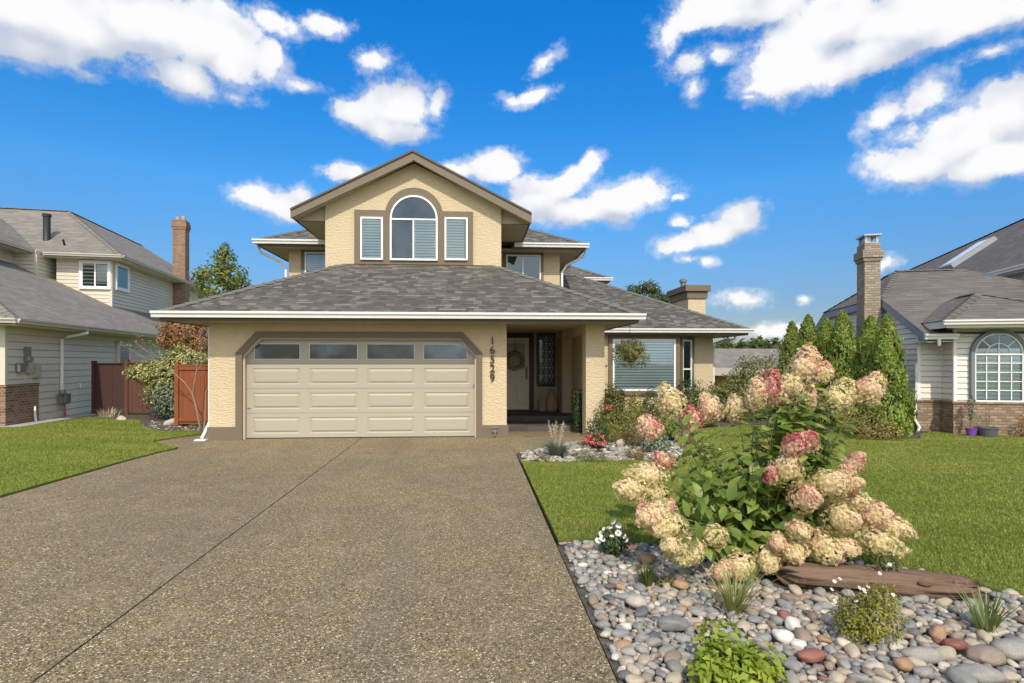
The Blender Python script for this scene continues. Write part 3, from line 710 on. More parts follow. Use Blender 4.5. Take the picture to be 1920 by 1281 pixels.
# upper hip roof
ux0, ux1, uy0, uy1, uz = -6.08, 3.21, 16.4, 24.6, 5.02; t_ = (uy1 - uy0) / 2
roof((ux0, uy0, uz), (ux1, uy0, uz), (ux1 - t_, uy0 + t_, uz + t_ * .5), (ux0 + t_, uy0 + t_, uz + t_ * .5))
roof((ux0, uy1, uz), (ux0, uy0, uz), (ux0 + t_, uy0 + t_, uz + t_ * .5)); roof((ux1, uy0, uz), (ux1, uy1, uz), (ux1 - t_, uy0 + t_, uz + t_ * .5))
roof((ux1, uy1, uz), (ux0, uy1, uz), (ux0 + t_, uy0 + t_, uz + t_ * .5), (ux1 - t_, uy0 + t_, uz + t_ * .5))
ridge_line(rc, (ux0, uy0, uz), (ux0 + t_, uy0 + t_, uz + t_ * .5)); ridge_line(rc, (ux1, uy0, uz), (ux1 - t_, uy0 + t_, uz + t_ * .5))
# rear upper wing
vx1, vy0, vz = 5.45, 22.7, 4.98
roof((2.0, vy0, vz), (vx1, vy0, vz), (vx1 - 2.2, vy0 + 2.2, vz + 1.1), (1, vy0 + 2.2, vz + 1.1)); roof((vx1, vy0, vz), (vx1, vy0 + 4.4, vz), (vx1 - 2.2, vy0 + 2.2, vz + 1.1))
roof((vx1, vy0 + 4.4, vz), (1, vy0 + 4.4, vz), (1, vy0 + 2.2, vz + 1.1), (vx1 - 2.2, vy0 + 2.2, vz + 1.1))
ridge_line(rc, (vx1, vy0, vz), (vx1 - 2.2, vy0 + 2.2, vz + 1.1))
# gable roof
hy, hz = 13.88, 5.23; hc = gc; hx0, hx1 = hc - 2.88, hc + 2.88; hzt = hz + 2.88 * .505
roof((hx0, 18.5, hz), (hx0, hy, hz), (hc, hy, hzt), (hc, 20, hzt)); roof((hx1, hy, hz), (hx1, 18.5, hz), (hc, 20, hzt), (hc, hy, hzt))
ridge_line(rc, (hc, hy, hzt), (hc, 19, hzt))
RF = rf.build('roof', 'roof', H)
for b_ in rc: subpart(b_, 'ridge_cap', 'ridge', RF)
# dark shingle edge along the rakes
re = MB()
for a, b in (((hx0, hz), (hc, hzt)), ((hc, hzt), (hx1, hz))):
    re.prism([(a[0], hy - .03, a[1] + .012), (b[0], hy - .03, b[1] + .012), (b[0], hy - .03, b[1] - .035), (a[0], hy - .03, a[1] - .035)], (0, .06, 0))
o = re.build('shingle_edge', 'fascia', None); o.parent = RF; o.location = -H.location
# rake boards, fascias
fb = MB()
for a, b in (((hx0, hz), (hc, hzt)), ((hc, hzt), (hx1, hz))):
    fb.prism([(a[0], hy, a[1] - .036), (b[0], hy, b[1] - .036), (b[0], hy, b[1] - .25), (a[0], hy, a[1] - .22)], (0, .04, 0))
fb.build('rake_board', 'rake', H)
fa = MB()
fa.box(ex0 + .02, ex1 - .02, ey + .01, ey + .045, EZ - .19, EZ - .012); fa.box(ex0 + .02, ex0 + .055, ey + .045, 17, EZ - .19, EZ - .012); fa.box(ex1 - .055, ex1 - .02, ey + .045, 16.4, EZ - .19, EZ - .012)
fa.box(2.7, wx1 - .02, wy0 + .01, wy0 + .045, EZ - .19, EZ - .012); fa.box(wx1 - .055, wx1 - .02, wy0 + .045, 25, EZ - .19, EZ - .012)
fa.box(ux0 + .02, gx0 - .4, uy0 + .01, uy0 + .045, uz - .19, uz - .012); fa.box(gx1 + .4, ux1 - .02, uy0 + .01, uy0 + .045, uz - .19, uz - .012)
fa.box(ux0 + .02, ux0 + .055, uy0 + .045, uy1, uz - .19, uz - .012); fa.box(ux1 - .055, ux1 - .02, uy0 + .045, uy1, uz - .19, uz - .012)
fa.box(2.4, vx1 - .02, vy0 + .01, vy0 + .045, vz - .19, vz - .012); fa.box(vx1 - .055, vx1 - .02, vy0 + .045, vy0 + 4.4, vz - .19, vz - .012)
fa.box(hx0, hx0 + .035, hy + .04, 17, hz - .2, hz - .02); fa.box(hx1 - .035, hx1, hy + .04, 17, hz - .2, hz - .02)
fa.build('fascia', 'fascia', H)
# gutters
gt = MB()
gutter(gt, (ex0 - .1, ey, EZ - .004), (ex1 + .1, ey, EZ - .004), (0, -1, 0)); gutter(gt, (ex0, ey - .0, EZ - .004), (ex0, 17, EZ - .004), (-1, 0, 0)); gutter(gt, (ex1, ey, EZ - .004), (ex1, 16.3, EZ - .004), (1, 0, 0))
gutter(gt, (3.0, wy0, EZ - .004), (wx1 + .1, wy0, EZ - .004), (0, -1, 0)); gutter(gt, (wx1, wy0, EZ - .004), (wx1, 25, EZ - .004), (1, 0, 0))
gutter(gt, (ux0 - .1, uy0, uz - .004), (hx0 + .3, uy0, uz - .004), (0, -1, 0)); gutter(gt, (hx1 - .25, uy0, uz - .004), (ux1 + .1, uy0, uz - .004), (0, -1, 0))
gutter(gt, (ux0, uy0, uz - .004), (ux0, uy1, uz - .004), (-1, 0, 0)); gutter(gt, (ux1, uy0, uz - .004), (ux1, uy1, uz - .004), (1, 0, 0))
gutter(gt, (2.6, vy0, vz - .004), (vx1 + .1, vy0, vz - .004), (0, -1, 0)); gutter(gt, (vx1, vy0, vz - .004), (vx1, vy0 + 4.4, vz - .004), (1, 0, 0))
gt.build('gutter', 'white', H)
# soffits
so = MB()
def flat(x0, x1, y0_, y1_, z): so.box(x0, x1, y0_, y1_, z, z + .012)
sz = EZ - .175
flat(ex0 + .055, GX0 + .001, ey + .045, 17, sz); flat(GX0, GX1, ey + .045, y0, sz); flat(GX1, 2.57, ey + .045, 16.0, sz + .001); flat(2.57, ex1 - .055, ey + .045, 16.39, sz)
flat(2.74, wx1 - .055, wy0 + .045, 17.21, sz + .002); flat(7.35, wx1 - .055, 17.21, 25, sz + .002)
us = uz - .175
flat(ux0 + .055, -5.4, uy0 + .045, uy1, us); flat(-5.4, gx0, uy0 + .045, 17, us); flat(gx1, 2.55, uy0 + .045, 17, us); flat(2.55, ux1 - .055, uy0 + .045, uy1, us); flat(2.6, vx1 - .055, vy0 + .045, vy0 + .62, vz - .175); flat(4.85, vx1 - .055, vy0 + .62, vy0 + 4, vz - .175)
# gable soffits: level under the side eaves, sloped under the front rake
flat(hx0 + .035, gx0, gy + .1, 17, hz - .19); flat(gx1, hx1 - .035, gy + .1, 17, hz - .19)
so.poly([(hx0 + .02, hy + .04, hz - .2), (hc, hy + .04, hzt - .16), (hc, gy, hzt - .16), (hx0 + .02, gy, hz - .2)]); so.poly([(hc, hy + .04, hzt - .16), (hx1 - .02, hy + .04, hz - .2), (hx1 - .02, gy, hz - .2), (hc, gy, hzt - .16)])
so.poly([(hx0 + .035, gy + .1, hz - .19), (gx0, gy + .1, hz - .19), (gx0, gy + .1, gz + .05), (hx0 + .035, gy + .1, hz - .1)]); so.poly([(gx1, gy + .1, hz - .19), (hx1 - .035, gy + .1, hz - .19), (hx1 - .035, gy + .1, hz - .1), (gx1, gy + .1, gz + .05)])
so.build('soffit', 'soffit', H)
# --- gable windows
a, b = atY(665, 500, gy), atY(887, 398, gy)
tb = MB(); tb.box(a.x, b.x, gy - .05, gy, 3.985, b.z)
c0, c1 = atY(722, 398, gy), atY(831, 398, gy); top = atY(776, 353, gy).z; cx_ = (c0.x + c1.x) / 2; ro = (c1.x - c0.x) / 2; zc = top - ro
tb.prism([(c0.x, gy - .052, zc - .02), (c1.x, gy - .052, zc - .02)] + [(cx_ + ro * math.cos(k * math.pi / 28), gy - .052, zc + ro * math.sin(k * math.pi / 28)) for k in range(29)], (0, .05, 0))
tb.build('window_surround', 'trim', H)
def gwin(x0, y0_, x1, y1_, **kw): return win_px(H, x0, y0_, x1, y1_, gy, proud=.045, fw=.042, **kw)
q0, q1 = atY(677, 488, gy), atY(719, 409, gy); ww, hh = q1.x - q0.x, q1.z - q0.z
gwin(677, 409, 719, 488, blind=[(.05, ww - .05, .05, hh - .05)], slat=.068, cover=.86)
gwin(834, 410, 877, 489, blind=[(.05, ww - .05, .05, hh - .05)], slat=.068, cover=.86)
q0, q1 = atY(732, 489, gy), atY(821, 413, gy); ww, hh = q1.x - q0.x, q1.z - q0.z
window(H, Tr(q0.x, gy, q0.z), ww, hh, proud=.045, fw=.042, arch=True, mull=[ww / 2 - .01], rail=[hh - .01], blind=[(ww / 2, ww - .04, .04, hh - .05)], slat=.068, cover=.86)
# flank windows of the upper storey
win_px(H, 572, 474, 640, 528, 17.0, trim=.1, blind=[(.04, 1.0, .3, .8)], slat=.06, mull=[.75])
q0, q1 = atY(949, 528, 17), atY(1014, 479, 17)
win_px(H, 949, 479, 1014, 528, 17.0, trim=.075, mull=[(q1.x - q0.x) * .48])
# living room window of the bay, narrow angled pane
q0, q1 = atY(1148, 733, by), atY(1266, 636, by); ww, hh = q1.x - q0.x, q1.z - q0.z
window(H, Tr(q0.x, by, q0.z), ww, hh, trim=.12, trim_mat=M['trim'], fw=.055, blind=[(.06, ww - .06, .06, hh - .02)], slat=.082, cover=.8)
ang = math.atan2(wy - by, .68)
mt = Matrix.Translation((6.08, by, 0)) @ Matrix.Rotation(ang, 4, 'Z') @ Matrix.Translation((.14, 0, q0.z + .02))
window(H, mt, .50, hh - .03, trim=.085, rail=[.62], fw=.05)
# --- front door
dw0, dw1 = .72, 1.52
db = MB(); fz = .26
db.box(dw0, dw1, 15.93, 15.98, fz, fz + 2.0)
DOOR = db.build('front_door', 'door', H)
pb = MB()
for (a0, a1, b0, b1) in ((.08, .36, .15, .75), (.44, .72, .15, .75), (.08, .36, .9, 1.1), (.44, .72, .9, 1.1)):
    ring_faces(pb, rect(dw0 + a0, dw0 + a1, fz + b0, fz + b1), rect(dw0 + a0, dw0 + a1, fz + b0, fz + b1, .03), 15.929, 15.915); pb.poly([(x, 15.915, z) for x, z in rect(dw0 + a0, dw0 + a1, fz + b0, fz + b1, .03)])
subpart(pb, 'door_panels', 'door', DOOR)
subpart(MB().box(dw0 + .12, dw0 + .68, 15.918, 15.929, fz + 1.18, fz + 1.85), 'door_glass', plain('amber_glass', (.16, .12, .05), .2, .5, scale=20), DOOR)
hb = MB(); hb.box(dw1 - .10, dw1 - .045, 15.905, 15.93, fz + .84, fz + 1.2); hb.tube([(dw1 - .07, 15.905, fz + .9), (dw1 - .07, 15.86, fz + .93), (dw1 - .07, 15.86, fz + 1.07), (dw1 - .07, 15.905, fz + 1.1)], .012, 8)
subpart(hb, 'handle', 'iron', DOOR)
df = MB(); df.box(GX1, dw0, 15.9, 16.0, fz, fz + 2.16); df.box(dw1, dw1 + .14, 15.9, 16.0, fz, fz + 2.16); df.box(dw0, dw1, 15.9, 16.0, fz + 2.0, fz + 2.16)
df.build('door_frame', 'maroon', H)
tm = MB(); tm.box(dw1 + .14, dw1 + .20, 15.96, 16.0, fz, fz + 2.2); tm.build('door_casing', 'porch', H)
# leaded sidelight
sl0, sl1, slb, slt = 1.74, 2.27, .90, fz + 2.14
sf = MB()
for (a0, a1, b0, b1) in ((sl0, sl0 + .07, slb, slt), (sl1 - .07, sl1, slb, slt), (sl0 + .07, sl1 - .07, slb, slb + .07), (sl0 + .07, sl1 - .07, slt - .07, slt)): sf.box(a0, a1, 15.93, 16.0, b0, b1)
SL = sf.build('sidelight', 'maroon', H)
subpart(MB().poly([(x, 15.985, z) for x, z in rect(sl0 + .05, sl1 - .05, slb + .05, slt - .05)]), 'interior', 'dark', SL)
subpart(MB().poly([(x, 15.965, z) for x, z in rect(sl0 + .05, sl1 - .05, slb + .05, slt - .05)]), 'glass', 'glass', SL)
cm = MB(); mx = (sl0 + sl1) / 2; rows = 6; rh = (slt - slb - .14) / rows
cm.box(mx - .008, mx + .008, 15.955, 15.962, slb + .07, slt - .07)
for k in range(rows):
    zz = slb + .07 + k * rh
    if k: cm.box(sl0 + .07, sl1 - .07, 15.9555, 15.9615, zz - .006, zz + .006)
    for xs, xe in ((sl0 + .07, mx), (mx, sl1 - .07)):
        xm = (xs + xe) / 2
        for p, q in (((xs, zz), (xm, zz + rh)), ((xm, zz + rh), (xe, zz)), ((xs, zz + rh), (xm, zz)), ((xm, zz), (xe, zz + rh))):
            cm.tube([(p[0], 15.958, p[1]), (q[0], 15.958, q[1])], .0045, 4)
subpart(cm, 'lead_came', 'lead', SL)
# porch floor and steps
pf = MB(); pf.box(GX1, 2.57, 14.2, 16.0, -.02, .235); pf.box(GX1, 2.57, 13.0, 14.2, -.02, .115); pf.build('porch_steps', 'porchfloor', H)
# chimney
ch = MB(); ch.box(7.33, 7.95, 19.2, 20.9, 0, 4.0); CH = ch.build('chimney', 'stucco', H)
cc = MB(); cc.box(7.28, 8.0, 19.15, 20.95, 3.78, 4.02); cc.box(7.20, 8.08, 19.07, 21.03, 4.02, 4.22); subpart(cc, 'chimney_cap', 'trim', CH)
fl = MB(); fl.lathe([(.0, .0), (.09, 0), (.09, .22), (.13, .22), (.13, .30), (.07, .34), (0, .34)], (7.45, 20.0, 4.22), 14); subpart(fl, 'flue', 'iron', CH)
# downspouts
ds = MB(); ds.box(GX0 - .03, GX0 - .002, 12.03, 12.1, .3, 2.3); ds.tube([(GX0 - .02, 12.06, .36), (GX0 - .04, 12.0, .24), (GX0 - .11, 11.92, .045)], .03, 8); ds.box(GX0 - .22, GX0 - .0, 11.83, 11.97, 0.004, .03)
ds.build('downspout', 'white', H)
ds = MB(); ds.tube([(wx1 + .05, 17.4, EZ - .12), (wx1 + .03, 17.4, EZ - .27), (7.6, 17.32, EZ - .36), (7.42, 17.32, EZ - .55), (7.42, 17.32, .1)], .038, 8); ds.build('downspout', 'white', H)
ds = MB(); ds.tube([(ux0 - .05, 16.6, uz - .12), (ux0 - .02, 16.7, uz - .3), (-5.6, 16.93, uz - .55), (-5.46, 16.95, uz - .75), (-5.46, 16.95, 3.1)], .038, 8); ds.build('downspout', 'white', H)
ds = MB(); ds.tube([(ux1 + .05, 16.6, uz - .12), (ux1 + .02, 16.7, uz - .3), (2.75, 16.95, uz - .55), (2.61, 16.97, uz - .75), (2.61, 16.97, 3.6)], .038, 8); ds.build('downspout', 'white', H)
# tap at the garage corner
tp = MB(); tp.tube([(.42, 11.965, .17), (.42, 11.9, .17), (.42, 11.87, .12), (.42, 11.87, .05)], .016, 8); tp.box(.36, .48, 11.93, 11.965, .12, .22); tp.tube([(.37, 11.9, .215), (.47, 11.9, .215)], .012, 8); tp.build('tap', 'iron', H)
# little bracket on the column
br = MB(); br.tube([(2.80, 12.1, 1.49), (2.80, 11.98, 1.49), (2.80, 11.95, 1.53)], .012, 6); br.box(2.76, 2.775, 12.06, 12.14, 1.45, 1.53); br.build('bracket', 'iron', H)
# house number
for k, chx in enumerate('16529'):
    cu = bpy.data.curves.new('house_numeral', 'FONT'); cu.body = chx; cu.size = .235; cu.extrude = .012; cu.align_x = 'CENTER'
    tmp = bpy.data.objects.new('tmp', cu); COL.objects.link(tmp); bpy.context.view_layer.update()
    me = bpy.data.meshes.new_from_object(tmp); COL.objects.unlink(tmp); bpy.data.objects.remove(tmp); bpy.data.curves.remove(cu)
    me.materials.clear(); me.materials.append(M['sign']); me.name = 'house_numeral'
    o = bpy.data.objects.new('house_numeral', me); COL.objects.link(o); o.parent = H
    zt = atY(923, 646, 12).z
    p = Vector((.37, 11.972, zt - k * .194)); o.location = p - H.location; o.rotation_euler = (R(90), 0, 0)
# ================================================================== NEIGHBOUR HOUSE ON THE LEFT
TL = R(8.644); LO = Vector((-11.54, 14.82, 0))
L = thing('house', LO, 'beige sided house with grey shingle roofs and slim brick chimney', 'house', None, TL)
def subL(b, nm, mt, par): o = b.build(nm, mt, None); o.parent = par; return o
w = MB()
w.siding([(0, 0, .0), (0, 14, .0), (0, 14, 2.6), (0, 0, 2.6)], (1, 0, 0), .19, .02)
w.siding([(-9, 0, 0), (0, 0, 0), (0, 0, 2.6), (-9, 0, 2.6)], (0, -1, 0), .19, .02)
w.siding([(-2.0, 10.4, 3.2), (-2.0, 24, 3.2), (-2.0, 24, 5.9), (-2.0, 10.4, 5.9)], (1, 0, 0), .15, .018)
w.siding([(-4.0, 10.4, 4.2), (-2.0, 10.4, 3.4), (-2.0, 10.4, 5.9), (-4.0, 10.4, 5.9)], (0, -1, 0), .15, .018)
w.siding([(-4.3, 9.6, 4.6), (-4.3, 11.6, 4.6), (-4.3, 11.6, 6), (-4.3, 9.6, 6)], (1, 0, 0), .15, .018)
w.siding([(-5.1, 9.6, 4.6), (-4.3, 9.6, 4.4), (-4.3, 9.6, 6), (-5.1, 9.6, 6)], (0, -1, 0), .15, .018)
w.siding([(-5.1, 1.5, 4.6), (-5.1, 11.6, 4.6), (-5.1, 11.6, 6), (-5.1, 1.5, 6)], (1, 0, 0), .15, .018)
w.siding([(-10, 1.5, 4.2), (-5.1, 1.5, 4.2), (-5.1, 1.5, 6), (-10, 1.5, 6)], (0, -1, 0), .15, .018)
w.build('wall', 'sidingL', L, True)
w = MB()
for x, y in ((0, 0), (-2.0, 10.4), (-4.3, 9.6)):
    z0, z1 = (0, 2.55) if x == 0 else (3.4, 5.85)
    w.box(x - .08, x + .028, y - .028, y + .08, z0, z1)
w.build('corner_board', 'sidingL', L, True)
wb = MB(); wb.box(-9, .07, -.09, 0, 0, .98); wb.box(0, .07, 0, 1.29, 0, .98); wb.build('brick_wainscot', 'brick', L, True)
wb = MB(); wb.box(-9, .085, -.105, 0, .98, 1.03); wb.box(0, .085, 0, 1.31, .98, 1.03); wb.build('wainscot_cap', 'brick', L, True)
rf, rc = MB(), []
e = 2.64; k = 4.5
roof((.5, -.5, e), (.5, 17.5, e), (.5 - 6.2, 17.5 - 4.0, e + 3.1), (.5 - 6.2, 5.7, e + 3.1))
roof((-10, -.5, e), (.5, -.5, e), (.5 - 6.2, 5.7, e + 3.1), (-10, 5.7, e + 3.1))
ridge_line(rc, (.5, -.5, e), (.5 - 6, 5.5, e + 3.0))
uz_ = 5.97; pt = .7
pk = (-5.05, 13.5, uz_ + 3.6 * pt)
roof((-1.45, 9.9, uz_), (pk), (-14, 13.5, pk[2]), (-14, 9.9, uz_))
roof((-1.45, 9.9, uz_), (-1.45, 24, uz_), (-5.05, 21.5, pk[2]), pk)
roof((-1.45, 24, uz_), (-14, 24, uz_), (-14, 21.5, pk[2]), (-5.05, 21.5, pk[2]))
ridge_line(rc, (-1.45, 9.9, uz_), pk); ridge_line(rc, pk, (-5.05, 21.5, pk[2])); ridge_line(rc, pk, (-14, 13.5, pk[2]))
# upper wing towards the street
wz = 6.0; roof((-4.45, .9, wz), (-4.45, 12.0, wz), (-7.2, 12.0, wz + 1.9), (-7.2, 3.6, wz + 1.9)); roof((-12, .9, wz), (-4.45, .9, wz), (-7.2, 3.6, wz + 1.9), (-12, 3.6, wz + 1.9))
roof((-7.2, 3.6, wz + 1.9), (-7.2, 12.4, wz + 1.9), (-10, 12.4, wz), (-10, 3.6, wz))
ridge_line(rc, (-4.45, .9, wz), (-7.2, 3.6, wz + 1.9))
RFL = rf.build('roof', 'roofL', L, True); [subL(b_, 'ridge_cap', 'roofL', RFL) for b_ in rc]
g = MB()
gutter(g, (.5, -.5, e), (.5, 17.3, e), (1, 0, 0)); gutter(g, (-10, -.5, e), (.55, -.5, e), (0, -1, 0))
gutter(g, (-4.2, 9.9, uz_), (-1.4, 9.9, uz_), (0, -1, 0)); gutter(g, (-1.45, 9.9, uz_), (-1.45, 24, uz_), (1, 0, 0)); gutter(g, (-4.45, .9, wz), (-4.45, 10, wz), (1, 0, 0)); gutter(g, (-12, .9, wz), (-4.45, .9, wz), (0, -1, 0))
g.build('gutter', plain('beige_gutter', (.55, .50, .42), .45, .05), L, True)
s = MB()
s.box(0, .48, -.48, 17, e - .16, e - .14); s.box(-10, 0, -.48, 0, e - .16, e - .14); s.box(-2.0, -1.47, 9.92, 24, uz_ - .16, uz_ - .14); s.box(-4.45, -2.0, 9.92, 10.4, uz_ - .16, uz_ - .14); s.box(-5.1, -4.47, .92, 10.4, wz - .16, wz - .14)
s.box(.44, .48, -.48, 17, e - .14, e - .01); s.box(-1.51, -1.47, 9.92, 24, uz_ - .14, uz_ - .01)
s.build('soffit', 'sidingL', L, True)
window(L, Tr(-3.10, 10.39, 4.66), 1.02, 1.04, local=True, mull=[.51], trim=.07, trim_mat='white', fw=.06, blind=[(.55, .96, .25, .9)], slat=.06)
rot90 = Matrix.Rotation(R(90), 4, 'Z')
window(L, Matrix.Translation((-1.98, 10.72, 4.70)) @ rot90, 1.1, 1.0, local=True, trim=.08, trim_mat='white', fw=.06, blind=[(.06, 1.04, .06, .9)], slat=.06)
window(L, Matrix.Translation((.022, 6.0, 1.15)) @ rot90, .85, 1.05, local=True, trim=.1, trim_mat='sidingL', fw=.05, blind=[(.05, .8, .05, 1.0)], slat=.05)
c = MB(); c.box(-2.0, -1.38, 17.3, 17.95, 0, 8.7); c.box(-2.03, -1.35, 17.27, 17.98, 8.7, 8.82); c.box(-2.06, -1.32, 17.24, 18.01, 8.82, 9.08); c.box(-2.02, -1.36, 17.28, 17.97, 9.08, 9.2)
CL = c.build('chimney', 'brick', L, True)
f = MB(); f.lathe([(0, 0), (.1, 0), (.1, .2), (.0, .2)], (-1.83, 17.6, 9.2), 12); f.lathe([(0, 0), (.1, 0), (.1, .26), (.0, .26)], (-1.55, 17.6, 9.2), 12); subL(f, 'flue', 'pot', CL)
v = MB(); v.lathe([(.16, -.1), (.14, .1), (.13, .12), (.13, 1.15), (.16, 1.16), (.16, 1.27), (0, 1.3)], (-4.6, 10.9, 6.45), 16); v.build('vent_pipe', 'black', L, True, smooth=True)
v = MB(); v.tube([(-3.75, 10.5, uz_ + .38), (-3.75, 10.35, uz_ + .62)], .04, 8); v.build('vent_pipe', 'black', L, True)
d = MB(); d.tube([(.57, 2.75, e - .12), (.57, 2.75, e - .2), (.2, 2.5, 2.32), (.08, 2.38, 2.24), (.08, 2.38, .62)], .042, 8); d.build('downspout', 'white', L, True)
d = MB(); d.tube([(-1.33, 21.5, uz_ - .1), (-1.35, 21.5, uz_ - .3), (-1.85, 21.5, uz_ - .6), (-1.93, 21.5, uz_ - .8), (-1.93, 21.5, 2.6)], .042, 8); d.build('downspout', 'white', L, True)
# meters on the side wall
m = MB(); m.box(.02, .1, .72, .9, 1.52, 1.98); m.lathe([(0, 0), (.09, 0), (.09, .1), (0, .1)], (.1, .8, 1.62), 14); m.box(.02, .13, .38, .62, 1.34, 1.56)
m.build('electric_meter', 'iron', L, True)
m = MB(); m.box(.02, .11, .78, .98, 1.3, 1.6); m.box(.02, .10, 1.1, 1.36, 1.18, 1.5); m.tube([(.06, .98, 1.4), (.06, 1.1, 1.4)], .02, 6); m.build('utility_box', plain('beige_box', (.42, .38, .30), .5, .08), L, True)
m = MB(); m.tube([(.18, 2.32, 0), (.18, 2.32, .35)], .022, 8); m.tube([(.18, 2.32, .35), (.18, 2.16, .42), (.18, 2.14, .6), (.18, 2.3, .66), (.18, 2.5, .6), (.18, 2.52, .4), (.05, 2.52, .38)], .026, 8)
m.box(.08, .28, 2.2, 2.44, .42, .68); m.lathe([(0, -.06), (.08, -.05), (.09, 0), (.07, .06), (0, .08)], (.2, 2.16, .72), 12); m.build('gas_meter', 'iron', L, True)
m = MB(); m.tube([(.18, 2.32, .012), (.18, 2.32, .24)], .03, 8); m.build('gas_riser', plain('red_paint', (.45, .07, .05), .5), L, True)
m = MB(); m.tube([(.14, 1.02, .0), (.13, 1.0, .2), (.16, .94, .32), (.14, .97, .42)], .028, 8); m.build('standpipe', 'white', L, True)
m = MB(); m.tube([(.02, 3.4, .92), (.07, 3.4, .92), (.07, 3.4, .82), (.05, 3.4, .8)], .02, 6); m.build('vent_flap', 'white', L, True)

# ================================================================== NEIGHBOUR HOUSE ON THE RIGHT
RO = Vector((10.14, 12.43, 0)); TR = R(-16.18)
Q = thing('house', RO, 'white sided house with brown shingle roof, fanlight window and pale brick chimney', 'house', None, TR)
subR = subL
w = MB()
H0 = .72
ezR = 2.2; p = .44; ry = 4.0; ye = -.65; yb, yc, yz = 1.75, 6.25, 8.65; XB = -.12
w.siding([(0, 0, H0), (.46, 0, H0), (.46, 0, 2.2), (0, 0, 2.2)], (0, -1, 0), .125, .018)
w.siding([(.46, -.55, H0), (.46, 0, H0), (.46, 0, 2.4), (.46, -.55, 2.4)], (-1, 0, 0), .125, .018)
w.siding([(.46, -.55, H0), (2.9, -.55, H0), (2.9, -.55, 2.42), (.46, -.55, 2.42)], (0, -1, 0), .125, .018)
w.siding([(2.9, 0, H0), (6, 0, H0), (6, 0, 2.2), (2.9, 0, 2.2)], (0, -1, 0), .125, .018)
w.siding([(0, 8.6, 0), (0, 8.6, 2.2), (0, yc, 3.2), (0, yb, 3.2), (0, -.0, 2.42), (0, -.0, 0)], (-1, 0, 0), .125, .018)
w.siding([(4.3, -4, 2.2), (4.3, 17.5, 2.2), (4.3, 17.5, 4.15), (4.3, -4, 4.15)], (-1, 0, 0), .125, .018)
w.siding([(4.3, -.9, 0), (4.3, 0, 0), (4.3, 0, 2.2), (4.3, -.9, 2.2)], (-1, 0, 0), .125, .018)
w.siding([(4.3, -.9, 0), (12, -.9, 0), (12, -.9, 4.15), (4.3, -.9, 4.15)], (0, -1, 0), .125, .018)
w.build('wall', 'sidingR', Q, True)
w = MB(); w.box(-.03, .03, -.03, .03, H0, 2.2); w.box(.43, .49, -.58, -.52, H0, 2.42); w.build('corner_board', 'white', Q, True)
w = MB(); w.box(-.05, .41, -.06, 0, 0, H0 - .03); w.box(.41, .46, -.61, -.06, 0, H0 - .03); w.box(.46, 2.95, -.61, -.55, 0, H0 - .03); w.box(-.05, 0, 0, 8.9, 0, H0 - .03); w.box(2.9, 6, -.06, 0, 0, H0 - .03)
w.build('brick_base', 'brickR', Q, True)
w = MB(); w.box(-.075, .385, -.085, 0, H0 - .03, H0 + .015); w.box(.385, .46, -.635, -.085, H0 - .03, H0 + .015); w.box(.46, 2.97, -.635, -.55, H0 - .03, H0 + .015); w.build('brick_ledge', 'brickR', Q, True)
rf, rc = MB(), []
zr = ezR + (ry - ye) * p
xr0 = 1.1
ck = (yb - ye) * p + ezR
roof((XB - .03, ye, ezR), (4.3, ye, ezR), (4.3, yb, ck), (2.75, ry, zr), (xr0, ry, zr), (XB - .03, yb, ck))
roof((XB - .03, yb, ck), (xr0, ry, zr), (XB - .03, yc, ck)); roof((XB - .03, yc, ck), (xr0, ry, zr), (2.75, ry, zr), (4.3, yc, ck), (4.3, yz, ezR), (XB - .03, yz, ezR))
roof((2.75, ry, zr), (4.3, yb, ck), (4.3, yc, ck))
ridge_line(rc, (XB, yb, ck), (xr0, ry, zr)); ridge_line(rc, (xr0, ry, zr), (2.75, ry, zr)); ridge_line(rc, (XB, yc, ck), (xr0, ry, zr)); ridge_line(rc, (4.3, yb, ck), (2.75, ry, zr))
# bay roof
bz = 2.47; bp = (1.3, .25, 3.17)
roof((.02, -1.1, bz), (3.3, -1.1, bz), bp); roof((.02, 1.2, bz), (.02, -1.1, bz), bp, (1.3, 1.2, 3.17)); roof((3.3, -1.1, bz), (3.3, 1.2, bz), (1.3, 1.2, 3.17), bp)
ridge_line(rc, (.02, -1.1, bz), bp, .12); ridge_line(rc, (3.3, -1.1, bz), bp, .12); ridge_line(rc, bp, (1.3, 1.2, 3.17), .12)
# upper roof
oz = 4.22; op_ = .7
T2 = lambda x, y: (x, y, oz + op_ * (x - 3.9))
roof((3.9, -5, oz), (3.9, 18.2, oz), T2(6.44, 15.8), T2(7.72, 10), T2(7.72, -1.2)); roof((3.9, -5, oz), T2(7.72, -1.2), (12, -1.2, T2(7.72, 0)[2]), (12, -5, oz))
roof((3.9, 18.2, oz), T2(6.44, 15.8), T2(7.72, 10), (12, 10, T2(7.72, 0)[2]), (12, 18.2, oz))
ridge_line(rc, (3.9, 18.2, oz), T2(6.44, 15.8)); ridge_line(rc, T2(6.44, 15.8), T2(7.72, 10)); ridge_line(rc, T2(7.72, 10), T2(7.72, -1.2))
RFR = rf.build('roof', 'roofR', Q, True); [subR(b_, 'ridge_cap', 'roofR', RFR) for b_ in rc]
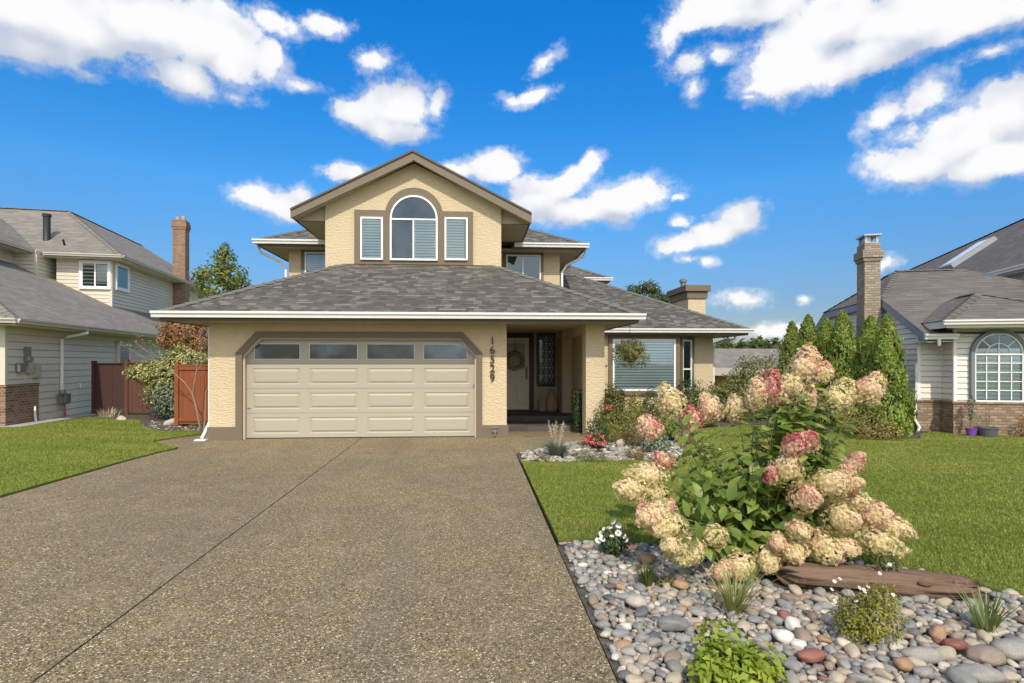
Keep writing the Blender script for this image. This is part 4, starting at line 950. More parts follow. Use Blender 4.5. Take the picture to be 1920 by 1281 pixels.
# skylight on the upper roof
def slopeq(x0, x1, y0_, y1_, d):
    n = Vector((-op_, 0, 1)).normalized() * d
    return [Vector(T2(x, y)) + n for x, y in ((x0, y0_), (x1, y0_), (x1, y1_), (x0, y1_))]
sx0, sx1, sy0, sy1 = 5.1, 6.5, 9.3, 10.3
sk = MB(); a_, b_ = slopeq(sx0, sx1, sy0, sy1, -.02), slopeq(sx0, sx1, sy0, sy1, .16)
for i in range(4):
    j = (i + 1) % 4; sk.poly([a_[i], a_[j], b_[j], b_[i]])
sk.poly(b_); SK = sk.build('skylight', 'lead', Q, True)
subR(MB().poly(slopeq(sx0 + .1, sx1 - .1, sy0 + .1, sy1 - .1, .165)), 'glass', plain('pale_dome', (.62, .66, .70), .15, .03), SK)
# barge boards of the clipped gable, gutters, eaves
bb = MB(); xb = XB - .02
prof = [(ye, ezR), (yb, ck), (yc, ck), (yz, ezR)]
for (a, za_), (c_, zc_) in zip(prof, prof[1:]):
    bb.prism([(xb, a, za_ - .02), (xb, c_, zc_ - .02), (xb, c_, zc_ - .21), (xb, a, za_ - .2)], (.035, 0, 0))
bb.build('barge_board', plain('slate_blue_board', (.235, .265, .32), .5, .06), Q, True)
s = MB()
for (a, za_), (c_, zc_) in zip(prof, prof[1:]): s.poly([(xb + .03, a, za_ - .19), (xb + .03, c_, zc_ - .19), (0.0, c_, zc_ - .19), (0.0, a, za_ - .19)])
s.box(-.1, .46, ye + .03, 0, ezR - .17, ezR - .15); s.box(.3, 2.95, -1.05, -.55, bz - .17, bz - .15); s.box(3.95, 4.3, -5, 18, oz - .17, oz - .15); s.box(3.93, 3.96, -5, 18, oz - .15, oz - .01)
s.box(.05, .08, -1.08, 1.0, bz - .16, bz - .01); s.box(.05, 3.28, -1.09, -1.06, bz - .16, bz - .012)
s.build('soffit', 'sidingR', Q, True)
g = MB(); gutter(g, (XB - .05, ye, ezR), (.46, ye, ezR), (0, -1, 0)); gutter(g, (-.02, -1.1, bz), (3.35, -1.1, bz), (0, -1, 0), .10, .1); gutter(g, (3.9, -5, oz), (3.9, 18, oz), (-1, 0, 0))
g.tube([(.1, ye - .05, ezR - .1), (.1, ye - .05, ezR - .26)], .035, 8)
g.build('gutter', 'white', Q, True)
d = MB(); d.tube([(-.06, -.03, 1.55), (-.06, -.03, .52), (-.10, -.1, .45), (-.2, -.3, .38), (-.2, -.32, .28), (-.13, -.36, .12), (-.2, -.44, .05)], .03, 8); d.build('downspout', 'white', Q, True)
# fanlight window
ww, hr = .92, 1.02
lb, ub = .02, hr
grid = [('arc', .22, 0, 0)] + [('ray', R(a), .22 if a != 90 else 0.0, ww / 2 - .04) for a in (45, 90, 135)] + [('v', ww * .25, .05, hr - .04), ('v', ww * .75, .05, hr - .04)] + [('h', .05 + kk * .195, .04, ww - .04) for kk in (1, 2, 3, 4)]
FW = window(Q, Tr(.80, -.568, .735), ww, hr, local=True, arch=True, fw=.035, mull=[ww / 2], rail=[hr], grid=grid, blind=[(.05, ww - .05, .05, hr + .12)], slat=.085, blind_cols=None)
rg = MB(Tr(.80, -.568, .735)); r_ = ww / 2
for kk in range(28):
    t0, t1 = kk * math.pi / 28, (kk + 1) * math.pi / 28
    for_ = [(r_ + r_ * math.cos(t0), hr + r_ * math.sin(t0)), (r_ + r_ * math.cos(t1), hr + r_ * math.sin(t1)), (r_ + (r_ + .07) * math.cos(t1), hr + (r_ + .07) * math.sin(t1)), (r_ + (r_ + .07) * math.cos(t0), hr + (r_ + .07) * math.sin(t0))]
    rg.prism([(x, -.085, z) for x, z in for_], (0, .085, 0))
rg.box(-.07, 0, -.085, 0, 0, hr); rg.box(ww, ww + .07, -.085, 0, 0, hr)
rg.mtx = Tr(.80, -.568, .735)
o = rg.build('window_arch_trim', plain('slate_trim', (.17, .19, .215), .5, .08), Q, True)
# chimney
c = MB(); c.box(-.56, -.17, 1.6, 2.15, 0, 3.05)
c2 = [(-.92, .62, 3.05), (-.36, .62, 3.05)]
c.box(-.55, -.18, 1.61, 2.14, 3.05, 4.20); c.box(-.58, -.15, 1.58, 2.17, 4.20, 4.28); c.box(-.61, -.12, 1.55, 2.20, 4.28, 4.48); c.box(-.55, -.18, 1.61, 2.14, 4.48, 4.66)
CR = c.build('chimney', 'brickC', Q, True)
cp = MB(); cp.box(-.52, -.21, 1.65, 2.1, 4.66, 4.69)
for x, y in ((-.51, 1.67), (-.25, 1.67), (-.51, 2.06), (-.25, 2.06)): cp.box(x - .02, x + .04, y - .02, y + .02, 4.69, 4.85)
cp.box(-.49, -.38, 1.69, 2.03, 4.69, 4.84)
cp.box(-.57, -.16, 1.58, 2.17, 4.85, 4.89); subR(cp, 'chimney_cap', 'lead', CR)

# ================================================================== FENCES, SHED
def fence(name, p, q, h, mat, label, board=.14, capm=None, rail=True, lean=0):
    p, q = Vector((*p, 0)), Vector((*q, 0)); d = q - p; l = d.length; an = math.atan2(d.y, d.x)
    t = thing(name, p, label, 'fence', None, an)
    b = MB(); n = int(l / board)
    bw = l / n
    for k_ in range(n): b.box(k_ * bw + .002, (k_ + 1) * bw - .002, -.01 + .004 * (k_ % 2), .012 + .004 * (k_ % 2), .06, h - .07 + random.uniform(-.004, .004))
    b.build('boards', mat, t, True)
    r = MB(); r.box(0, l, -.045, .05, h - .07, h - .035)
    r.build('top_cap', mat, t, True)
    if rail:
        for z_ in (.13, h - .165): r = MB(); r.box(0, l, -.035, -.011, z_, z_ + .09); r.build('rail', mat, t, True)
    for x in (0, l):
        pm = MB(); pm.box(x - .05, x + .05, -.05, .06, 0, h + .02); pm.build('post', mat, t, True)
    return t
fence('wooden_fence', (-7.30, 14.55), (-5.45, 14.45), 1.56, 'cedarwood', 'bright orange stained cedar fence beside the garage wall')
fence('wooden_fence', (-10.35, 17.75), (-8.1, 17.45), 1.62, 'brownwood', 'reddish brown fence behind the tall leafy shrub', .16, rail=False)
fence('wooden_gate', (-11.42, 17.95), (-10.40, 17.76), 1.60, plain('dark_maroon_boards', (.062, .03, .026), .7, .12), 'dark maroon plank gate beside the beige house wall', .2, rail=False)
# shed beyond the garden
S = thing('garden_shed', (11.2, 25, 0), 'low shed with grey roof and orange wall behind the garden shrubs', 'shed')
a, b = atY(1340, 665, 25), atY(1432, 695, 25)
s = MB(); s.box(9.6, 14.6, 25.6, 29, 0, a.z - .75); s.build('wall', 'orangewall', S)
s = MB(); s.box(9.3, 14.9, 25.2, 25.24, a.z - .95, a.z - .6); s.build('fascia', plain('shed_fascia', (.42, .38, .33), .6), S)
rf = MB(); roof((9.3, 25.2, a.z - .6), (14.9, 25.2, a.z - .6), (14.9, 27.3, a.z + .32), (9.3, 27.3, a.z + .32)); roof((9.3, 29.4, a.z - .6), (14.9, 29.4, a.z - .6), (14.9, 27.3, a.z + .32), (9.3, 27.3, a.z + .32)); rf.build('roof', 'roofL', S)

# ================================================================== TREES
M['leaf_tree'] = leaf_mat('tree_leaves', [(.08, .11, .022), (.14, .17, .035), (.22, .23, .065)])
M['leaf_far'] = leaf_mat('far_leaves', [(.03, .05, .018), (.06, .08, .028), (.10, .11, .04)])
M['leaf_cedar'] = leaf_mat('cedar_sprays', [(.07, .12, .015), (.13, .19, .025), (.20, .25, .045), (.25, .24, .07)], .3, tscale=2.5)
M['leaf_dark'] = leaf_mat('dark_leaves', [(.02, .04, .012), (.035, .065, .018), (.06, .095, .03)], .2)
M['leaf_mid'] = leaf_mat('mid_leaves', [(.045, .075, .02), (.085, .115, .03), (.14, .15, .05)], .3)
M['leaf_olive'] = leaf_mat('olive_leaves', [(.07, .08, .02), (.14, .14, .035), (.22, .19, .06)], .3)
M['leaf_yellow'] = leaf_mat('golden_leaves', [(.20, .19, .03), (.38, .33, .05), (.50, .45, .12)], .3)
M['leaf_lime'] = leaf_mat('lime_leaves', [(.13, .19, .02), (.22, .28, .03), (.34, .36, .06)], .35)
M['leaf_variegated'] = leaf_mat('variegated_leaves', [(.05, .08, .03), (.15, .17, .05), (.40, .36, .15), (.55, .48, .24)], .25)
M['leaf_red'] = leaf_mat('russet_leaves', [(.12, .05, .03), (.24, .09, .05), (.30, .16, .06), (.16, .13, .04)], .25)
M['leaf_blue'] = leaf_mat('grey_green_leaves', [(.06, .085, .06), (.12, .15, .11), (.22, .26, .20)], .15)
M['leaf_straw'] = leaf_mat('straw_grass', [(.30, .24, .13), (.46, .38, .24), (.6, .52, .38)], .2)
M['leaf_pink'] = leaf_mat('pink_flowers', [(.42, .05, .05), (.62, .12, .12), (.72, .30, .28)], .25)
M['leaf_white'] = leaf_mat('white_petals', [(.70, .70, .66), (.82, .81, .78)], .25)
M['core'] = plain('dark_core', (.018, .022, .010), .95, .3)
def crown_tree(name, base, h, blobs, leaf, mat, label, trunk=.16, group=None, cat='tree', bark='bark'):
    t = thing(name, (base[0], base[1], 0), label, cat, group)
    bx, by_ = base; tb = MB(); zc = min(b[2] for b in blobs)
    tb.tube([(bx, by_, -.05), (bx + .05, by_, zc * .5), (bx, by_, zc), (bx, by_, h * .92)], [trunk, trunk * .8, trunk * .6, .02], 8)
    for b in blobs:
        e_ = Vector(b[:3]); s_ = Vector((bx, by_, max(.5, e_.z - abs(e_.x - bx) * 1.1 - .4)))
        tb.tube([s_, s_.lerp(e_, .5) + Vector((0, 0, -.06)), e_], [trunk * .35, trunk * .22, .015], 6)
    tb.build('trunk', bark, t)
    Vs, Fs, kk = [], [], 0
    for b in blobs:
        C, N = ell_points(b[6], b[:3], b[3:6], .35, .35, .4)
        V, Fc = leaf_quads(C, N, leaf[0], leaf[1], .25); Vs.append(V); Fs.append(Fc + kk); kk += len(V)
    npmesh('crown', np.concatenate(Vs), np.concatenate(Fs), mat, t)
    return t
def px_blob(px, py, Y, rx, ry, n, ryd=None):
    p_ = atY(px, py, Y); s_ = Y / F; return (p_.x, Y + random.uniform(-.3, .3), p_.z, rx * s_, (ryd or rx) * s_, ry * s_, n)
Y = 28
bl = [px_blob(421, 492, Y, 24, 26, 420), px_blob(400, 520, Y, 34, 20, 460), px_blob(438, 520, Y, 32, 24, 460), px_blob(424, 474, Y, 9, 18, 120), px_blob(380, 515, Y, 14, 9, 90), px_blob(420, 548, Y, 48, 24, 500), px_blob(455, 540, Y, 20, 18, 160), px_blob(412, 585, Y, 55, 30, 500)]
crown_tree('leafy_tree', (atY(420, 600, Y).x, Y), atY(420, 462, Y).z, bl, (.17, .10), 'leaf_tree', 'pointed green tree rising between the beige house chimney and the garage roof')
Y = 36
bl = [px_blob(1190, 545, Y, 16, 11, 300), px_blob(1215, 540, Y, 20, 13, 380), px_blob(1232, 552, Y, 14, 14, 240), px_blob(1205, 570, Y, 40, 22, 600)]
crown_tree('leafy_tree', (atY(1208, 600, Y).x, Y), atY(1208, 535, Y).z, bl, (.2, .1), 'leaf_far', 'dark tree showing its top above the low living room roof')
bl = [px_blob(1247, 562, Y, 10, 10, 200), px_blob(1256, 556, Y, 7, 7, 100), px_blob(1250, 590, Y, 18, 25, 300)]
crown_tree('leafy_tree', (atY(1250, 600, Y).x, Y), atY(1250, 552, Y).z, bl, (.2, .1), 'leaf_far', 'small treetop tucked against our stucco chimney')
# far treeline beyond the shed
Y = 75
Vs, Fs, kk = [], [], 0
for px_ in list(range(330, 470, 14)) + list(range(1330, 1560, 9)):
    b = px_blob(px_ + random.uniform(-6, 6), 662 + random.uniform(-9, 6), Y + random.uniform(-6, 6), random.uniform(9, 17), random.uniform(12, 24), 170)
    C, N = ell_points(b[6], b[:3], b[3:6], .4, .35, .3); V, Fc = leaf_quads(C, N, .6, .4, .2); Vs.append(V); Fs.append(Fc + kk); kk += len(V)
tag(npmesh('treeline', np.concatenate(Vs), np.concatenate(Fs), 'leaf_far'), 'distant band of dark trees along the horizon', 'treeline', None, 'stuff')
# emerald cedars by the white house
def cedar(px, pyt, X, Y, rw, label, base_z=0.0, n=8500):
    top = CAMH + (HZ - pyt) / F * (Y * ca + X * sa); t = thing('cedar_tree', (X, Y, 0), label, 'cedar', 'emerald cedars along the white house')
    h = top
    z = rng.power(1.25, n); z = 1 - z; z = np.clip(z, 0.0, .995)
    prof = np.where(z < .12, .72 + z * 1.6, np.clip((1 - z) / .88, 0, 1) ** .62 * .94)
    an = rng.uniform(0, 2 * np.pi, n)
    lump = 1 + .17 * np.sin(an * 3 + z * 15 + px) + .14 * np.sin(an * 5 - z * 27 + px * .3) + .08 * np.sin(an * 9 + z * 61)
    rad = rw * prof * lump * rng.uniform(.70, 1.02, n) * np.where(rng.uniform(0, 1, n) < .05, 1.16, 1)
    C = np.stack([X + np.cos(an) * rad, Y + np.sin(an) * rad, z * h + .02], 1)
    N = unit(np.stack([np.cos(an), np.sin(an), np.full(n, .25)], 1)); lay = np.stack([np.cos(an) * .25, np.sin(an) * .25, np.ones(n)], 1)
    V, Fc = leaf_quads(C, N, .085, .04, -.1, .15, lay)
    npmesh('foliage', V, Fc, 'leaf_cedar', t)
    cm_ = MB(); cm_.lathe([(.0, .0), (rw * .5, .05), (rw * .66, h * .15), (rw * .55, h * .4), (rw * .36, h * .7), (rw * .12, h * .9), (0, h * .95)], (X, Y, 0), 12); cm_.build('trunk', 'core', t)  # solid dark core added inside the sprays to close see-through gaps
    return t
cl = [(1485, 606, 9.95, 17.4, .60, 'small pointed cedar at the far end of the row'), (1515, 594, 9.7, 16.0, .64, 'cedar second from the far end of the row'), (1549, 600, 9.45, 14.85, .56, 'slim cedar in the middle of the row behind the tallest hydrangea bloom'),
      (1580, 588, 9.2, 13.9, .66, 'broad cedar just left of the pale brick chimney foot'), (1632, 598, 8.75, 12.2, .55, 'cedar second from the right directly below the pale brick chimney'), (1664, 596, 8.62, 11.5, .50, 'nearest cedar standing beside the white downspout')]
for c_ in cl:
    d_ = ray(c_[0], 678); X_ = d_[0] / d_[1] * c_[3]; cedar(c_[0], c_[1], X_, c_[3], c_[4], c_[5])
# ================================================================== LAWN BLADES
M['blades'] = leaf_mat('grass_blades', [(.15, .20, .026), (.215, .27, .040), (.285, .325, .066), (.41, .38, .13)], .35, tscale=.5, gain=1.0)
def inside(P, poly):
    x, y = P[:, 0], P[:, 1]; r = np.zeros(len(P), bool); n = len(poly)
    for i in range(n):
        (x0, y0), (x1, y1) = poly[i], poly[(i + 1) % n]
        c = ((y0 > y) != (y1 > y)); xx = (x1 - x0) * (y - y0) / (y1 - y0 + 1e-12) + x0
        r ^= c & (x < xx)
    return r
def grass(poly, n, h=.023, w=.0042):
    xs, ys = [p[0] for p in poly], [p[1] for p in poly]
    P = np.stack([rng.uniform(max(min(xs), -19), min(max(xs), 19), n * 9), rng.uniform(min(ys), max(ys), n * 9)], 1)
    d = np.hypot(P[:, 0], P[:, 1])
    # only ground the photograph can see, denser towards the viewer
    vis = (np.abs((P[:, 0] * ca - P[:, 1] * sa) / (P[:, 0] * sa + P[:, 1] * ca)) < np.where(rng.uniform(0, 1, len(P)) < .55, 1.7, 1.05)) & (P[:, 1] > 2)
    keep = vis & (rng.uniform(0, 1, len(P)) < np.minimum(1, (6.5 / d) ** 1.2)) & inside(P, poly)
    P = P[keep][:n]; d = d[keep][:n]; n = len(P)
    sc_ = np.clip(d / 5.5, .9, 1.7)
    an = rng.uniform(0, 6.283, n); ln = rng.normal(0, .42, (n, 2)); ln[:, 1] += .16 * np.sin((P[:, 0] * .22 + P[:, 1] * .97) * 2 * np.pi / .85 + 1.3 * np.sin(P[:, 0] * .7) + .8 * np.sin(P[:, 1] * 1.9)) * (.5 + .5 * np.sin(P[:, 0] * .9 + P[:, 1] * .6)); hh = h * rng.uniform(.55, 1.25, n)
    B = np.concatenate([P, np.full((n, 1), .018)], 1); s = np.stack([np.cos(an), np.sin(an), np.zeros(n)], 1) * (w * sc_)[:, None]
    tip = B + np.concatenate([ln * hh[:, None], hh[:, None]], 1); mid = (B + tip) / 2 + np.concatenate([-ln * .12 * hh[:, None], np.zeros((n, 1))], 1)
    V = np.stack([B - s, B + s, mid + s * .7, tip, mid - s * .7], 1).reshape(-1, 3)
    return V, np.arange(5 * n).reshape(-1, 5)
V, Fc = grass(lawnR, 290000)
tag(npmesh('grass', V, Fc, 'blades'), 'mown green grass of the right lawn', 'grass', None, 'stuff')
V, Fc = grass(lawnL, 200000)
tag(npmesh('grass', V, Fc, 'blades'), 'mown green grass of the left lawn', 'grass', None, 'stuff')

# ================================================================== PEBBLES
STONES = [stone_mat('grey_stone', (.22, .205, .18), (.36, .34, .30)), stone_mat('blue_grey_stone', (.165, .165, .158), (.275, .272, .255)), stone_mat('tan_stone', (.33, .27, .19), (.46, .385, .285)),
          stone_mat('cream_stone', (.40, .35, .27), (.55, .49, .39)), stone_mat('brown_stone', (.20, .15, .11), (.31, .25, .19)), stone_mat('green_grey_stone', (.19, .195, .165), (.29, .295, .25)),
          stone_mat('rust_stone', (.30, .17, .09), (.40, .26, .16)), stone_mat('dark_stone', (.085, .085, .088), (.15, .15, .15)), stone_mat('red_stone', (.20, .075, .055), (.28, .12, .09)), stone_mat('white_stone', (.48, .45, .39), (.62, .585, .52))]
WTS = [.30, .15, .19, .10, .11, .07, .02, .045, .004, .011]
def pebble_mesh(seed, sub=3, flat=.6):
    bm = bmesh.new(); bmesh.ops.create_icosphere(bm, subdivisions=sub, radius=1)
    sd = Vector((seed * 7.3, seed * 3.1, seed * 1.7)); rs = random.Random(seed)
    ax = (1, rs.uniform(.68, .95), rs.uniform(flat * .8, flat * 1.15)); pw = rs.uniform(.82, 1.0)
    for v in bm.verts:
        p = v.co.copy(); k = 1 + .26 * mnoise.noise(p * 1.1 + sd) + .10 * mnoise.noise(p * 2.6 + sd)
        p = Vector([math.copysign(abs(c) ** pw, c) for c in p]) * k
        v.co = Vector((p.x * ax[0], p.y * ax[1], p.z * ax[2]))
    for f in bm.faces: f.smooth = True
    me = bpy.data.meshes.new('river_stone'); bm.to_mesh(me); bm.free(); me.materials.append(STONES[0]); return me
PM = [pebble_mesh(i) for i in range(14)]
SPECIAL = [  # photo spot, size, mesh, material, label
 (1262, 1168, .07, 3, 1, 'large slate blue stone lying left of the strappy grass clump', 1.3),
 (1487, 1168, .055, 5, 9, 'big pale white stone right of the strappy grass clump', 1.0),
 (1470, 1190, .05, 2, 9, 'flat white stone leaning under the big pale one', 1.2),
 (1790, 1207, .066, 7, 8, 'large dark red stone near the right side of the bed', 1.1),
 (1758, 1183, .06, 1, 6, 'orange stone touching the large dark red stone', 1.1),
 (1522, 1226, .062, 4, 8, 'small brick red stone between the lime plant and the flowering bush', 1.4),
 (1694, 1242, .05, 6, 6, 'amber stone in front of the flowering bush', 1.0),
 (1212, 1047, .06, 8, 6, 'rust orange stone behind the small tuft of grass', 1.0),
 (1276, 1093, .055, 9, 6, 'reddish stone right of the small tuft of grass', 1.1),
 (1192, 1127, .075, 10, 3, 'round cream stone near the driveway edge', .95),
 (1850, 1228, .07, 0, 4, 'long flat brown stone below the dark red one', 1.5),
 (1835, 1262, .078, 11, 0, 'broad grey boulder at the lower right of the bed', 1.4),
 (1805, 1274, .065, 12, 5, 'green grey boulder by the bottom right of the bed', 1.2),
 (1730, 1225, .062, 13, 0, 'long pale grey stone behind the amber one', 1.6),
 (1892, 1218, .08, 6, 0, 'grey stone right of the strappy plant with long leaves', 1.2),
]
occ = []   # x, y, r
def clear(x, y, r, f=.82):
    for a, b, c in occ:
        if (x - a) ** 2 + (y - b) ** 2 < ((r + c) * f) ** 2: return False
    return True
def put_stone(me, mat, x, y, r, st, z, label, group):
    o = bpy.data.objects.new('river_stone', me); COL.objects.link(o)
    o.location = (x, y, z); o.rotation_euler = (random.uniform(-.3, .3), random.uniform(-.3, .3), random.uniform(0, 6.28)); o.scale = (r * st, r, r)
    o.material_slots[0].link = 'OBJECT'; o.material_slots[0].material = mat
    return tag(o, label, 'stone', group)
for px_, py_, r, mi, sm, lb, st in SPECIAL:
    x, y = gnd(px_, py_, .03); o = put_stone(PM[mi], STONES[sm], x, y, r, st, r * .36, lb, None)
    if st > 1.2: o.rotation_euler = (.1, -.05, random.choice([-.25, .2, 3.0]))
    occ.append((x, y, r * 1.1))
LOG0, LOG1 = Vector((2.26, 4.02, 0)), Vector((3.38, 3.74, 0))
def on_log(x, y):
    p = Vector((x, y, 0)); d = LOG1 - LOG0; k_ = max(0, min(1, (p - LOG0).dot(d) / d.length_squared)); return (p - LOG0 - d * k_).length < .17
bedpoly = [(DW + .05, 1.2), (DW + .05, 5.0)] + bed1_edge[1:10] + [(4.6, 1.2)]
cand = []
import bisect
cells = {}
def cell_ok(x, y, r, f):
    i, j = int(x // .16), int(y // .16)
    for a in (i - 1, i, i + 1):
        for b in (j - 1, j, j + 1):
            for (q, w_, c) in cells.get((a, b), ()):
                if (x - q) ** 2 + (y - w_) ** 2 < ((r + c) * f) ** 2: return False
    return True
for a in occ: cells.setdefault((int(a[0] // .16), int(a[1] // .16)), []).append(a)
rp = random.Random(11)
for rmin, rmax, tries, f in ((.038, .05, 1000, .84), (.029, .038, 7000, .83), (.02, .029, 26000, .81), (.013, .02, 40000, .8)):
    for _ in range(tries):
        x, y = rp.uniform(.74, 4.4), rp.uniform(2.0, 5.0); r = rp.uniform(rmin, rmax)
        if not cell_ok(x, y, r, f): continue
        if on_log(x, y): continue
        cells.setdefault((int(x // .16), int(y // .16)), []).append((x, y, r)); cand.append((x, y, r))
ins = inside(np.array([c[:2] for c in cand]), bedpoly)
cand = [c for c, k_ in zip(cand, ins) if k_ and c[0] > DW + c[2] * .7 + .02]
def size_px(c):
    x, y, r = c; d = x * sa + y * ca; u = (x * ca - y * sa) / d; v = (CAMH) / d
    return r / d if (abs(u) < .93 and d > 2.55) else 0
cand.sort(key=size_px, reverse=True)
GRP = 'river stones of the front bed'
LBL = 'smooth river stone, one of many alike covering the front bed'
for x, y, r in cand[:285]:
    put_stone(rp.choice(PM), rp.choices(STONES, WTS)[0], x, y, r, rp.uniform(1.0, 1.35), r * rp.uniform(.30, .48) - .012, LBL, GRP)
rest = {}
def stone_stuff(cands, nm, label, sub=2, wts=WTS, flat=.6):
    small = [pebble_mesh(40 + i, sub, flat) for i in range(6)]
    arr = []
    for m_ in small:
        v = np.empty(len(m_.vertices) * 3, np.float32); m_.vertices.foreach_get('co', v); f = np.empty(len(m_.polygons) * 3, np.int32); m_.polygons.foreach_get('vertices', f); arr.append((v.reshape(-1, 3), f.reshape(-1, 3)))
    for m_ in small: bpy.data.meshes.remove(m_)
    Vs, Fs, Ms, kk = [], [], [], 0
    for x, y, r, z in cands:
        v, f = rp.choice(arr); a = rp.uniform(0, 6.28); st = rp.uniform(1, 1.35)
        rm = np.array(Matrix.Rotation(a, 3, 'Z') @ Matrix.Rotation(rp.uniform(-.3, .3), 3, 'X')); vv = (v * np.array([st, 1, 1]) * r) @ rm.T + np.array([x, y, z])
        Vs.append(vv); Fs.append(f + kk); kk += len(v); Ms += [rp.choices(range(len(STONES)), wts)[0]] * len(f)
    o = npmesh(nm, np.concatenate(Vs), np.concatenate(Fs), STONES[0], None, None, True)
    for s_ in STONES[1:]: o.data.materials.append(s_)
    o.data.polygons.foreach_set('material_index', np.array(Ms, np.int32))
    return tag(o, label, 'stones', None, 'stuff')
under = []
for _ in range(3600):
    x, y = rp.uniform(.74, 4.5), rp.uniform(2.0, 5.0); under.append((x, y, rp.uniform(.012, .028), -.015))
for _ in range(3500):
    x, y = rp.choice([(rp.uniform(4.4, 7), rp.uniform(.8, 4)), (rp.uniform(.74, 7), rp.uniform(.6, 2.1))]); under.append((x, y, rp.uniform(.022, .042), -.015))
under = [u for u, k_ in zip(under, inside(np.array([u[:2] for u in under]), bed1)) if k_ and u[0] > DW + .05 and not on_log(u[0], u[1])]
stone_stuff([(x, y, r, r * .35 - .012) for x, y, r in cand[285:]] + under, 'river_gravel', 'smaller and farther river stones filling the front bed')
# pale gravel of the flower bed by the walk
b2 = [(.78, 9.05), (1.3, 8.98), (2.1, 9.0), (2.9, 9.05), (3.7, 9.3), (4.4, 9.9), (4.4, 11.6), (2.6, 11.8), (2.0, 11.2), (1.65, 10.85), (1.25, 10.4), (1.0, 10.05), (.8, 10.0)]
g2 = [(rp.uniform(.75, 4.5), rp.uniform(9, 11.8), rp.uniform(.02, .052)) for _ in range(2200)]
g2 = [(x, y, r, r * .3) for (x, y, r), k_ in zip(g2, inside(np.array([g[:2] for g in g2]), b2)) if k_]
stone_stuff(g2, 'bed_gravel', 'pale pebbles covering the flower bed beside the walk', 2, [.34, .1, .2, .12, .12, .06, .01, .03, 0, .05])
g3 = [(rp.uniform(-8.6, -5.5), rp.uniform(13.0, 16.4), rp.uniform(.015, .04)) for _ in range(420)]
g3 = [(x, y, r, r * .3) for (x, y, r), k_ in zip(g3, inside(np.array([g[:2] for g in g3]), [(-6.25, 13.45), (-5.5, 13.1), (-5.4, 14.4), (-7.3, 14.5), (-7.9, 16.4), (-8.9, 15.9), (-8.2, 14.6), (-7.2, 13.55)])) if k_]
stone_stuff(g3, 'bed_gravel', 'small stones along the foot of the cedar fence', 1, [.35, .1, .25, .05, .2, .06, .01, .06, 0, .0])
for px_, py_, r, lb in ((322, 797, .16, 'pale rounded rock in front of the cedar fence'), (228, 789, .15, 'flat pale rock at the back of the left lawn'), (1182, 812, .13, 'grey rock beside the pink blooms in the flower bed'), (1105, 842, .10, 'white rock in the flower bed below the pink blooms'), (1165, 836, .13, 'rounded grey rock right of the white one in the flower bed'), (1172, 858, .10, 'dark grey rock at the lawn side of the flower bed')):
    x, y = gnd(px_, py_); o = put_stone(PM[int(px_) % 14], STONES[3 if 'white' in lb or 'pale' in lb else 0], x, y, r, 1.2, r * .3, lb, None)

# ================================================================== LOG
lt = thing('driftwood_log', ((LOG0 + LOG1) / 2), 'flat weathered brown log lying behind the stones under the hydrangea', 'log', None, math.atan2((LOG1 - LOG0).y, (LOG1 - LOG0).x))
ll = (LOG1 - LOG0).length * .53; bm = bmesh.new(); nu, nv = 90, 40; grid_ = []
for i in range(nu + 1):
    u = i / nu; x = -ll + 2 * ll * u; taper = min(1, (u / .06) ** .5 if u < .06 else 1) * (1 - .35 * max(0, (u - .72) / .28) ** 2) * (1 if u < .975 else max(.02, (1 - u) / .025) ** .5)
    row = []
    for j in range(nv):
        a = j / nv * 2 * math.pi; cx_, cz_ = math.cos(a), math.sin(a)
        cz2 = math.copysign(abs(cz_) ** .7, cz_); cx2 = math.copysign(abs(cx_) ** .75, cx_)
        k_ = 1 + .16 * mnoise.noise(Vector((x * 1.3, cx_ * 1.2, cz_ * 1.2))) + .17 * mnoise.noise(Vector((x * 1.1, cx_ * 6, cz_ * 6 + 3))) + .09 * mnoise.noise(Vector((x * 3, cx_ * 14, cz_ * 14)))
        crack = -.2 * max(0, .16 - abs(mnoise.noise(Vector((x * .9 + 5, cx_ * 5, cz_ * 5))))) / .16
        row.append(bm.verts.new((x + .12 * mnoise.noise(Vector((cx_ * 3, cz_ * 3, 5))) * (1 if u > .9 or u < .1 else 0), .14 * taper * cx2 * (k_ + crack), .06 + .075 * taper * cz2 * (k_ + crack) - .02 * u)))
    grid_.append(row)
for i in range(nu):
    for j in range(nv): f = bm.faces.new((grid_[i][j], grid_[i][(j + 1) % nv], grid_[i + 1][(j + 1) % nv], grid_[i + 1][j])); f.smooth = True
bm.faces.new(grid_[0][::-1]); bm.faces.new(grid_[-1])
me = bpy.data.meshes.new('log_body'); bm.to_mesh(me); bm.free(); me.materials.append(M['log']); o = bpy.data.objects.new('log_body', me); COL.objects.link(o); o.parent = lt
me = bpy.data.meshes.new('knot'); bm = bmesh.new(); bmesh.ops.create_icosphere(bm, subdivisions=2, radius=1); bmesh.ops.scale(bm, vec=(.05, .012, .03), verts=bm.verts); bm.to_mesh(me); bm.free(); me.materials.append(M['log'])
o = bpy.data.objects.new('knot', me); COL.objects.link(o); o.parent = lt; o.location = (.28, -.135, .10)

